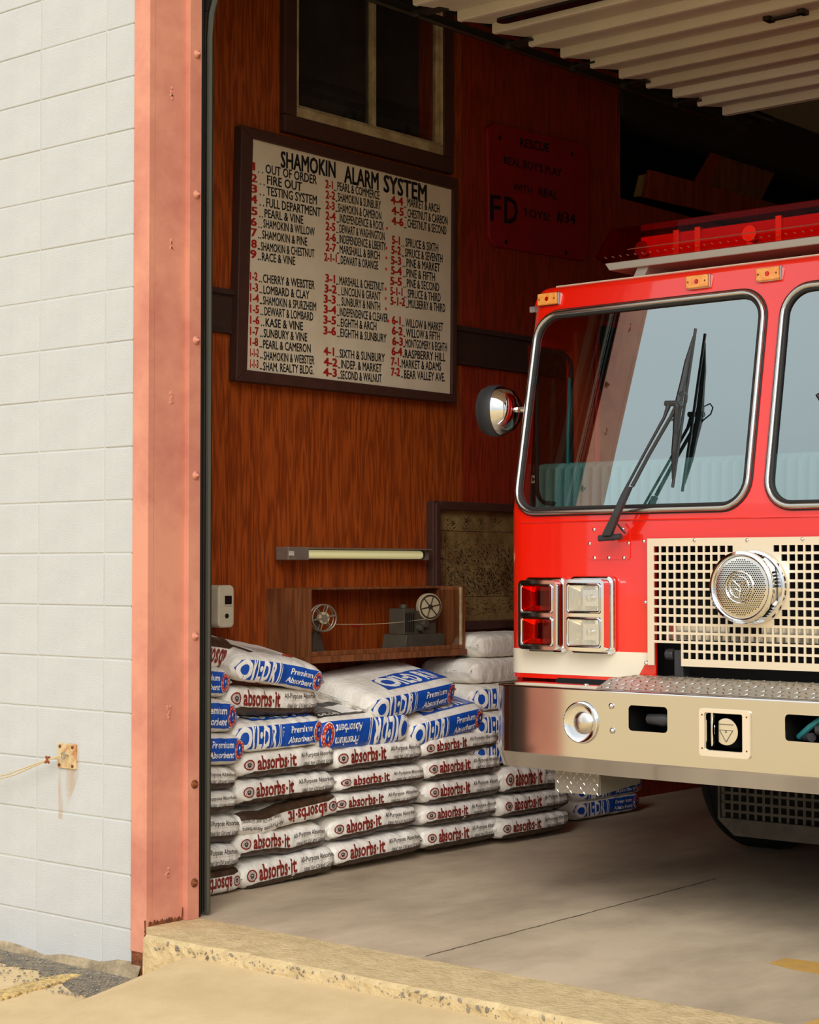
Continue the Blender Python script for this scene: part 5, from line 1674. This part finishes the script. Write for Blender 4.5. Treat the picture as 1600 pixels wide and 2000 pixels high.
cluster(-4.948, -4.742, .985, 1.288, ('r', 'o'))
cluster(-4.700, -4.490, .985, 1.293, ('c', 'c'))
cluster(2 * XCEN + 4.490, 2 * XCEN + 4.700, .985, 1.293, ('c', 'c'))
cluster(2 * XCEN + 4.742, 2 * XCEN + 4.948, .985, 1.288, ('r', 'o'))

# --- marker lamps on the brow
for (u, v) in ((1075, 585), (1367, 551), (1505, 536)):
    p = on_f(u, v)
    yy = front_y(p.x, p.z)
    b = MB(); b.box((p.x - .058, yy - .012, p.z - .030), (p.x + .058, yy + .01, p.z + .030)); mk = b.build('marker_base', 'gasket_steel', truck, bevel=.004)
    b = MB(); b.box((p.x - .054, yy - .028, p.z - .027), (p.x + .054, yy - .0115, p.z + .027)); b.build('marker_lens', 'amber', mk, bevel=.006)
    b = MB(); b.lathe([(.011, 0), (.008, .004)], axis_m((p.x, yy - .028, p.z), (0, -1, 0)), 10)
    b.build('marker_bulb', 'lens_orange', mk)
    for s_ in (-1, 1):
        b = MB(); b.lathe([(.0045, 0), (.003, .003)], axis_m((p.x + s_ * .042, yy - .028, p.z), (0, -1, 0)), 8); b.build('screw', 'rust', mk)

# --- wiper mounting plate and wiper
c0 = on_y(1150, 1030, YC - .003); c1 = on_y(1231, 1093, YC - .003)
plate('wiper_panel', rrect(c0.x, c1.z, c1.x, c0.z, .012), [], lambda a, c_, d: (a, YC - .004 + d, c_), .004, 'truck_red', truck, bevel=.001)
for (fx, fz) in ((.14, .93), (.84, .93), (.03, .5), (.97, .5), (.15, .06), (.5, .06), (.86, .06)):
    screw(c0.x + (c1.x - c0.x) * fx, YC - .004, c1.z + (c0.z - c1.z) * fz)
def WP(u, v, off): return on_f(u, v, -off)
wp = MB()
h0 = WP(1186, 1046, .055)
wp.tube([h0 + Vector((-.04, 0, -.012)), h0 + Vector((.07, 0, -.005))], .014, 10)
wp.tube([h0 + Vector((-.0, .05, -.01)), h0 + Vector((-.0, 0, -.01))], .012, 8)
wp.build('wiper_pivot', 'black_metal', truck, smooth=True)
armp = [WP(1189, 1046, .06), WP(1207, 1005, .085), WP(1233, 951, .085)]
wp = MB()
X_ = Vector((.022, 0, .006))
for i in range(2):
    a = .022 - .006 * i; c_ = .022 - .006 * (i + 1)
    p, q_ = armp[i], armp[i + 1]
    wp.prism([p + Vector((-a, 0, 0)), p + Vector((a, 0, 0)), q_ + Vector((c_, 0, 0)), q_ + Vector((-c_, 0, 0))], (0, -.022, 0))
wp.tube([WP(1235, 950, .09), WP(1268, 888, .09), WP(1310, 815, .09), WP(1324, 790, .09)], [.009, .008, .008, .012], 8)
wp.tube([WP(1192, 1020, .075), WP(1215, 968, .085), WP(1262, 880, .09), WP(1298, 815, .09), WP(1307, 790, .09)], [.007, .006, .006, .007, .011], 8)
wp.tube([WP(1300, 788, .09), WP(1330, 788, .09)], .012, 8)
arm = wp.build('wiper_arm', 'black_metal', truck, smooth=True)
bt, bb = WP(1359, 642, .035), WP(1314, 952, .035)
wp = MB()
def bp(f_, off=.0): 
    p = bt.lerp(bb, f_); return p + Vector((0, -off, 0))
wp.tube([bp(0), bp(.25), bp(.75), bp(1)], .0065, 6)
wp.tube([bp(.05, .008), bp(.22, .03), bp(.5, .045), bp(.78, .03), bp(.95, .008)], [.004, .011, .016, .011, .004], 6)
wp.tube([bp(.20, .020), bp(.35, .04), bp(.5, .055), bp(.65, .04), bp(.82, .02)], [.006, .012, .014, .012, .006], 6)
blade = wp.build('wiper_blade', 'black_blade', truck)
wp = MB(); hp = [WP(1326, 792, .095), WP(1325, 770, .10), WP(1335, 763, .105), WP(1343, 772, .10), WP(1341, 786, .095), WP(1328, 800, .09), WP(1312, 822, .09)]
wp.tube(hp, .0032, 6); wp.build('washer_hose', 'black_metal', truck, smooth=True)
wp = MB(); wp.tube([WP(1205, 1022, .02), WP(1216, 1036, .02), WP(1222, 1042, .005)], .004, 6); wp.build('washer_nozzle', 'black_metal', truck, smooth=True)
# tip of the other wiper blade, entering at the right edge
m2 = MB(); q0_, q1_ = on_f(1597, 770, -.04), on_f(1597, 770, -.04) + Vector((.35, -.04, -.5))
m2.tube([q0_, q1_], .009, 6); m2.tube([q1_, Vector((-3.15, YC - .06, 1.5))], .01, 6); m2.build('wiper_blade', 'black_blade', truck)

# --- light bar
LY0, LY1 = 6.90, 7.18
lz0 = on_y(1250, 540, LY0).z
lb = MB()
Lx0, Lx1 = on_y(1190, 520, LY0).x, 2 * XCEN - on_y(1190, 520, LY0).x
ext = .06
lb.prism([(Lx0, LY0, 2.690), (Lx0 - .025, LY0, 2.725), (Lx1 + .025, LY0, 2.725), (Lx1, LY0, 2.690)], (0, LY1 - LY0, 0))
rail = lb.build('light_bar_base', 'rail_grey', truck, bevel=.004)
lb = MB(); sec = [(LY0 - .005, 2.727), (LY0 - .005, 2.76), (LY0 + .03, 2.885), (LY1 - .03, 2.885), (LY1 + .005, 2.76), (LY1 + .005, 2.727)]
xsL = [(Lx0 - .045, 0.0), (Lx0 - .085, .30), (Lx0 - .01, 1.0)]
# hexagonal ended dome
def domev(x, s_): return [(x, LY0 + (LY1 - LY0) * .5 + (y - (LY0 + LY1) / 2) * s_, 2.727 + (z - 2.727) * 1.0) for y, z in sec]
vs = []; fs = []
stations = [(Lx0 - .03, 2.727, 2.75), (Lx0 - .03, 0, 0)]
N_ = len(sec)
endL = [(Lx0 - .035, sec[0][0], sec[0][1]), (Lx0 - .085, sec[1][0] + .02, 2.765), (Lx0 - .015, sec[2][0], sec[2][1]), (Lx0 - .015, sec[3][0], sec[3][1]), (Lx0 - .085, sec[4][0] - .02, 2.765), (Lx0 - .035, sec[5][0], sec[5][1])]
endR = [(2 * XCEN - x, y, z) for x, y, z in endL]
lb.add(endL + endR, [tuple(range(6)), tuple(range(11, 5, -1))] + [(i, (i + 1) % 6, 6 + (i + 1) % 6, 6 + i) for i in range(6)])
dome = lb.build('light_bar_dome', 'dome_red', truck, bevel=.004)
lb = MB()
x = Lx0 - .02
while x < Lx1:
    lb.tube([(x, LY0 - .006, 2.752), (x + .012, LY0 - .007, 2.745)], .0022, 5); x += .040
lb.build('dome_ridges', 'chrome_satin', dome, kind='stuff')
lb = MB(); lb.box((Lx0 + .02, LY1 - .05, 2.73), (Lx1 - .02, LY1 - .045, 2.87)); lb.build('dome_added_reflector', 'truck_inner_lit', dome)  # bright red plate added inside to make the dome look brighter
lb = MB(); lb.tube([(Lx0 + .1, LY0 - .001, 2.775), (Lx1 - .1, LY0 - .001, 2.775)], .0022, 5); lb.build('dome_seam', 'chrome_satin', dome)
for (u, r_) in ((1256, .034), (1468, .038), (1372, .02), (1330, .02), (1530, .02)):
    p = on_y(u, 500, LY0 + .12)
    lb = MB()
    if r_ > .03:
        lb.lathe([(.01, 0), (r_ * .7, .01), (r_, .045), (r_ * .95, .05)], axis_m((p.x, LY0 + .15, 2.79), (0, -1, .1)), 20); lb.box((p.x - .03, LY0 + .13, 2.73), (p.x + .03, LY0 + .17, 2.77))
    else: lb.box((p.x - .014, LY0 + .08, 2.73), (p.x + .014, LY0 + .10, 2.85))
    lb.build('rotating_lamp', 'chrome_satin', dome, smooth=False)
for x in (Lx0 + .17, Lx1 - .17):
    lb = MB(); lb.prism([(x - .03, LY0 + .02, 2.69), (x + .03, LY0 + .02, 2.69), (x - .01, LY0 + .02, 2.618), (x - .07, LY0 + .02, 2.618)], (0, .2, 0)); lb.build('light_bar_foot', 'rail_grey', truck)

# --- bumper
YBm = 6.21
BXL = -4.93
BXR = 2 * XCEN - BXL
def bump_y(x):
    y = YBm
    for d in ((-4.28 - x), (x - (2 * XCEN + 4.28))):
        if d > 0: y += .075 * d
    for e in (x - BXL, BXR - x):
        if e < .08: y += .08 - math.sqrt(max(0, .0064 - (.08 - max(0, e)) ** 2))
    return y
BZ1, BZ0 = .845, .562
BXR = 2 * XCEN - BXL
op = [rrect(-4.187, .688, -4.003, .790, .016)[::-1], rrect(-3.826, .634, -3.661, .778, .010)[::-1], rrect(-3.48, .690, -3.296, .790, .016)[::-1]]
def bst(n=48):
    e = [.08 * (1 - math.cos(R(90 * k / 8))) for k in range(9)]
    m_ = [BXL + .08 + (BXR - BXL - .16) * k / n for k in range(1, n)]
    return [BXL + q for q in e] + m_ + [BXR - q for q in e[::-1]]
cxs = bst()[1:-1]
face = plate('bumper_face', [(BXL, BZ0), (BXR, BZ0), (BXR, BZ1 - .008), (BXL, BZ1 - .008)], op, lambda a, c_, d: (a, bump_y(a) + d, c_), .006, 'steel', truck, cxs, None, smooth=True)
bum = face
def sweep(profile, name, mt, closed=False, x0=BXL, x1=BXR, n=48, parent=truck, smooth=True):
    b = MB(); vs = []; fs = []; m_ = len(profile)
    st_ = bst(n)
    for x in st_:
        for (dy, z) in profile: vs.append((x, bump_y(x) + dy, z))
    for i in range(len(st_) - 1):
        for k in range(m_ - 1):
            fs.append((i * m_ + k, (i + 1) * m_ + k, (i + 1) * m_ + k + 1, i * m_ + k + 1))
    b.add(vs, fs); return b.build(name, mt, parent, smooth=smooth)
r = .010
sweep([(0, BZ1 - .008), (.001, BZ1 - .004), (.004, BZ1 - .001), (.009, BZ1), (.34, BZ1), (.34, BZ1 - .006), (.009, BZ1 - .006)], 'bumper_top', 'steel', parent=bum)
sweep([(0, BZ0 + .002), (.002, BZ0 - .004), (.006, BZ0 - .010), (.036, BZ0 - .068), (.060, BZ0 - .072), (.10, BZ0 - .06), (.10, BZ0 - .055)], 'bumper_lip', 'steel', parent=bum)
for xe_ in (BXL, BXR):
    s_ = -1 if xe_ == BXL else 1
    b = MB(); ye = bump_y(xe_)
    b.prism([(xe_, ye, BZ0), (xe_, ye, BZ1 - .006), (xe_, ye + .33, BZ1 - .006), (xe_, ye + .33, BZ0)], (-s_ * .006, 0, 0)); b.build('bumper_end', 'steel', bum)
# treadplate on top
tb = MB()
tx0, tx1 = -4.375, 2 * XCEN + 4.375
tb.prism([(tx0, YBm + .035, BZ1 + .001), (tx0, YBm + .33, BZ1 + .001), (tx0, YBm + .33, BZ1 + .045), (tx0, YBm + .14, BZ1 + .040)], (tx1 - tx0, 0, 0))
tp = tb.build('tread_cover', 'tread', bum, bevel=.002)
tb = MB()
def lozenge(M, l=.017, w_=.0035, h_=.003):
    tb.add([M @ Vector(p) for p in ((-l, 0, 0), (0, -w_, 0), (l, 0, 0), (0, w_, 0), (0, 0, h_))], [(0, 1, 4), (1, 2, 4), (2, 3, 4), (3, 0, 4)])
sl_a = Vector((0, YBm + .035, BZ1 + .002)); sl_b = Vector((0, YBm + .14, BZ1 + .041)); sl_c = Vector((0, YBm + .33, BZ1 + .046))
nrow = 3
k = 0
for (pa, pb, rows_) in ((sl_a, sl_b, 3), (sl_b, sl_c, 5)):
    dv = (pb - pa); ln_ = dv.length; dv.normalize()
    Mr = Matrix((( 1, 0, 0), (0, dv.y, -dv.z), (0, dv.z, dv.y))).to_4x4()
    for r_ in range(rows_):
        x = tx0 + .02 + (.018 if r_ % 2 else 0)
        i = 0
        while x < tx1 - .02:
            c_ = pa + dv * (ln_ * (r_ + .5) / rows_)
            lozenge(Matrix.Translation((x, c_.y, c_.z)) @ Mr @ Matrix.Rotation(R(45 if (i + r_) % 2 else -45), 4, 'Z')); x += .036; i += 1
tb.build('tread_pattern', 'chrome_satin', tp, kind='stuff')
for (u, v) in ((1145, 1338), (1233, 1343)):
    p = on_z(u, v, BZ1); b = MB(); b.lathe([(.012, 0), (.010, .004), (.004, .006)], Matrix.Translation((p.x, p.y, BZ1)), 12); b.build('carriage_bolt', 'chrome', bum, smooth=True)
for (u, v) in ((1195, 1379), (1197, 1427)):
    p = on_y(u, v, YBm); b = MB(); b.lathe([(.013, 0), (.012, .005), (.008, .009), (.002, .011)], axis_m((p.x, bump_y(p.x), p.z), (0, -1, 0)), 16); b.build('carriage_bolt', 'chrome', bum, smooth=True)
# horn
pc = on_y(1137, 1411, 6.22)
hy = bump_y(pc.x)
Mh = axis_m((pc.x, hy, pc.z), (0, -1, 0))
b = MB(); b.lathe([(.085, 0), (.0875, .006), (.083, .010), (.078, .007), (.070, .001), (.055, -.001 + .0015)], Mh, 48); 
b = MB()
prof = [(.086, .000), (.087, .008), (.083, .012), (.078, .010)]
vs = []; fs = []
def ringlathe(prof, M, n=48):
    b = MB(); vs = []; fs = []
    for (r_, z_) in prof:
        for k in range(n):
            a = 2 * math.pi * k / n; vs.append(M @ Vector((r_ * math.cos(a), r_ * math.sin(a), z_)))
    for i in range(len(prof) - 1):
        for k in range(n): fs.append((i * n + k, i * n + (k + 1) % n, (i + 1) * n + (k + 1) % n, (i + 1) * n + k))
    b.add(vs, fs); return b
hb = ringlathe([(.084, .0), (.087, .006), (.085, .014), (.080, .016), (.074, .012), (.062, .009), (.050, .0075), (.036, .006), (.02, .005), (.001, .0045)], Mh)
horn = hb.build('air_horn', 'chrome', bum, smooth=True)
hb = ringlathe([(.046, .0068), (.047, .012), (.040, .020), (.022, .026), (.001, .028)], axis_m((pc.x + .012, hy, pc.z - .0), (0, -1, 0)))
hb.build('horn_centre', 'chrome_satin', horn, smooth=True)
# dark boxes behind the bumper openings, tow eyes, rotating lamp
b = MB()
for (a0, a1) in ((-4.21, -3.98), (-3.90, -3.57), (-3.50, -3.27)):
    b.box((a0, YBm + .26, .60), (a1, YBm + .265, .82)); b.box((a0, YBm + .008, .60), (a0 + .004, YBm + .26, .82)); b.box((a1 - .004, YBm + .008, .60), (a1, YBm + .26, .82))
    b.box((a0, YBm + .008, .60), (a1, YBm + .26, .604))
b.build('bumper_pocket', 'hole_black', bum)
b = MB(); b.tube([(-4.12, YBm + .05, .735), (-4.04, YBm + .035, .735), (-3.98, YBm + .06, .735)], [.022, .026, .02], 10); b.build('tow_eye', 'black_metal', bum, smooth=True)
plate('lamp_escutcheon', rrect(-3.852, .610, -3.627, .796, .014), [rrect(-3.828, .632, -3.659, .780, .008)[::-1]], lambda a, c_, d: (a, YBm - .010 + d, c_), .010, 'steel_satin', bum, bevel=.003)
for (x, z) in ((-3.838, .77), (-3.838, .64), (-3.64, .77), (-3.64, .64)):
    b = MB(); b.lathe([(.004, 0), (.003, .001)], axis_m((x, YBm - .010, z), (0, -1, 0)), 8); b.build('screw', 'rust', bum)
pcl = on_y(1414, 1430, YBm + .03)
Ml = axis_m((pcl.x, YBm + .17, pcl.z), (0, -1, 0))
b = MB(); b.lathe([(.075, 0), (.078, .04), (.066, .09), (.056, .115), (.052, .122), (.002, .124)], Ml, 40); sp = b.build('intersection_lamp', 'chrome', bum, smooth=True)
b = MB(); b.tube([Ml @ Vector((.030, .028, .126)), Ml @ Vector((-.030, .028, .126))], .0018, 5)
tri = [(-.030, .006), (.030, .006), (0, -.040)]
for k in range(3):
    a, c_ = tri[k], tri[(k + 1) % 3]; b.tube([Ml @ Vector((a[0], a[1], .1255)), Ml @ Vector((c_[0], c_[1], .1255))], .0012, 5)
b.lathe([(.005, .124), (.003, .127)], Ml, 10); b.build('lamp_emboss', 'tread_dirty', sp)
b = MB(); b.tube([(-3.855, YBm + .09, .61), (-3.855, YBm + .09, .79)], .018, 10); b.build('lamp_post', 'chrome', bum, smooth=True)
b = MB(); b.tube([(-3.46, YBm + .07, .70), (-3.40, YBm + .05, .745), (-3.36, YBm + .06, .775), (-3.30, YBm + .08, .78)], .012, 8); b.build('teal_hose', 'hose_teal', bum, smooth=True)
b = MB(); b.tube([(-3.37, YBm + .05, .735), (-3.27, YBm + .04, .735)], [.022, .026], 10); b.tube([(-3.43, YBm + .07, .70), (-3.39, YBm + .04, .705)], .018, 10); b.build('tow_eye', 'black_metal', bum, smooth=True)
# treadplate bracket hanging under the bumper
yk = YBm + .14
k0 = on_y(1083, 1508, yk); k1 = on_y(1172, 1512, yk); k2 = on_y(1168, 1553, yk); k3 = on_y(1085, 1547, yk)
b = MB(); b.prism([(p.x, yk, z) for p, z in ((k0, .50), (k1, .50), (k2, k2.z), (k3, k3.z))], (0, .006, 0)); kb = b.build('step_bracket', 'tread_dirty', truck)
b = MB(); b.prism([(k1.x, yk + .004, .50), (k1.x, yk + .3, .50), (k1.x, yk + .3, .42), (k1.x, yk + .004, k2.z)], (-.006, 0, 0)); b.build('bracket_side', 'tread_dirty', kb)
tb = MB()
rr2 = random.Random(2)
for j in range(6):
    for i in range(7):
        x = k0.x + .015 + i * .034 + (.017 if j % 2 else 0); z = k3.z + .01 + j * .019
        if x < k1.x - .01 and z < .49: lozenge(Matrix.Translation((x, yk, z)) @ Matrix.Rotation(R(90), 4, 'X') @ Matrix.Rotation(R(45 if (i + j) % 2 else -45), 4, 'Z'), .012, .003, .002)
tb.build('tread_pattern', 'chrome_satin', kb)
# dark underside and frame rails
b = MB(); b.box((-4.45, YBm + .02, .60), (-4.38, 13, .78)); b.box((2 * XCEN + 4.38, YBm + .02, .60), (2 * XCEN + 4.45, 13, .78)); b.box((BXL + .08, YBm + .30, .53), (BXR - .08, 7.0, .56)); b.build('chassis_frame', 'under_dark', truck)

# --- lower valance grille
yv = 7.28
v0 = on_y(1410, 1538, yv); v1 = on_y(1412, 1600, yv); v2 = on_y(1436, 1632, yv)
xv0 = v0.x; xv1 = 2 * XCEN - xv0
b = MB(); xs_, zs_ = [], []
cell = .0405; hsz = .0285
zt = .46
cols = int((xv1 - xv0 - .03) / cell); nro = 6
z_bot = v1.z
xb_ = [xv0] + [v for i in range(cols) for v in (xv0 + .018 + i * cell, xv0 + .018 + i * cell + hsz)] + [xv1]
zb_ = [z_bot - .004] + [v for j in range(nro) for v in (z_bot + .006 + j * cell, z_bot + .006 + j * cell + hsz)] + [z_bot + .006 + nro * cell]
for i in range(len(xb_) - 1):
    for j in range(len(zb_) - 1):
        if i % 2 == 1 and j % 2 == 1: continue
        b.add([(xb_[i], yv, zb_[j]), (xb_[i + 1], yv, zb_[j]), (xb_[i + 1], yv, zb_[j + 1]), (xb_[i], yv, zb_[j + 1])], [(0, 1, 2, 3)])
val = b.build('lower_grille', 'valance', truck)
sm = val.modifiers.new('solid', 'SOLIDIFY'); sm.thickness = .005; sm.offset = -1
b = MB(); b.prism([(xv0 - .012, yv - .01, z_bot + .01), (xv0 - .012, yv - .01, z_bot - .004), (v2.x, yv - .01, v2.z), (2 * XCEN - v2.x, yv - .01, v2.z), (xv1 + .012, yv - .01, z_bot - .004), (xv1 + .012, yv - .01, z_bot + .01)], (0, .012, 0)); b.build('valance_rim', 'valance', val, bevel=.003)
b = MB(); b.box((xv0 - .014, yv - .012, z_bot), (xv0 - .004, yv + .05, .55)); b.build('valance_edge', 'valance', val)
b = MB(); b.box((xv0, yv + .10, .16), (xv1, yv + .11, .60)); b.build('sump_guard', 'hole_black', truck)

# --- front wheels
def tyre(xo, sgn, yc_):
    M = Matrix.Translation((xo, yc_, .427)) @ Matrix.Rotation(R(90), 4, 'Y') @ Matrix.Diagonal((1.087, 1.087, 1.087, 1))
    W_ = .30 * sgn
    prof = [(.24, .03), (.30, .0), (.38, -.008), (.45, .008), (.485, .03), (.497, .055), (.500, .15), (.497, .245), (.485, .27), (.45, .292), (.38, .308), (.30, .30), (.24, .27)]
    b = MB(); b.lathe([(r_, z_ * sgn) for r_, z_ in prof], M, 56)
    t_ = b.build('tyre', 'tyre', truck, smooth=True)
    for k in range(4):
        b = MB(); z_ = .075 + k * .05
        b.tube([M @ Vector((.4985 * math.cos(2 * math.pi * i / 56), .4985 * math.sin(2 * math.pi * i / 56), z_ * sgn)) for i in range(56)], .005, 4, closed=True)
        b.build('tread_rib', 'rubber', t_)
    b = MB(); b.lathe([(.06, -.01 * sgn), (.10, .0), (.12, .06 * sgn), (.22, .05 * sgn), (.25, .02 * sgn), (.25, .25 * sgn)], M, 32); b.build('wheel_rim', 'chrome_satin', t_, smooth=True)
tyre(-5.054, 1, 8.587)
tyre(2 * XCEN + 5.054, -1, 8.587)
tyre(-5.054, 1, 12.6)
tyre(2 * XCEN + 5.054, -1, 12.6)

# --- side spot lamp (chrome bowl) on the left of the cab
pl0 = on_x(955, 803, -5.30)
axd = Vector((-1.0, -.22, 0))
c_ = on_x(972, 803, -5.26)
Ms2 = axis_m((c_.x + .075, c_.y, c_.z), axd)
b = MB(); b.lathe([(.01, -.045), (.06, -.035), (.095, -.005), (.112, .035), (.115, .055)], Ms2, 40); sl_ = b.build('side_lamp_bowl', 'chrome', truck, smooth=True)
b = MB(); b.lathe([(.118, .050), (.120, .058), (.118, .10), (.112, .108), (.108, .125), (.09, .135), (.001, .136)], Ms2, 40); b.build('side_lamp_hood', 'black_metal', sl_, smooth=True)
b = MB(); b.tube([Ms2 @ Vector((0, 0, -.04)), Vector((XL + .01, c_.y - .0, c_.z))], .016, 8); b.build('side_lamp_stem', 'chrome', sl_)
p = on_x(1031, 606, XL - .03); b = MB(); b.box((p.x + .02, p.y - .012, p.z - .012), (XL + .02, p.y + .012, p.z + .012)); b.build('side_marker', 'lens_clear', truck)

# drawn truck scaled about the camera to match reflections, its tyres on the floor
truck.scale = (.92, .92, .92)
truck.location = (-3.496, 8.795, .1072)
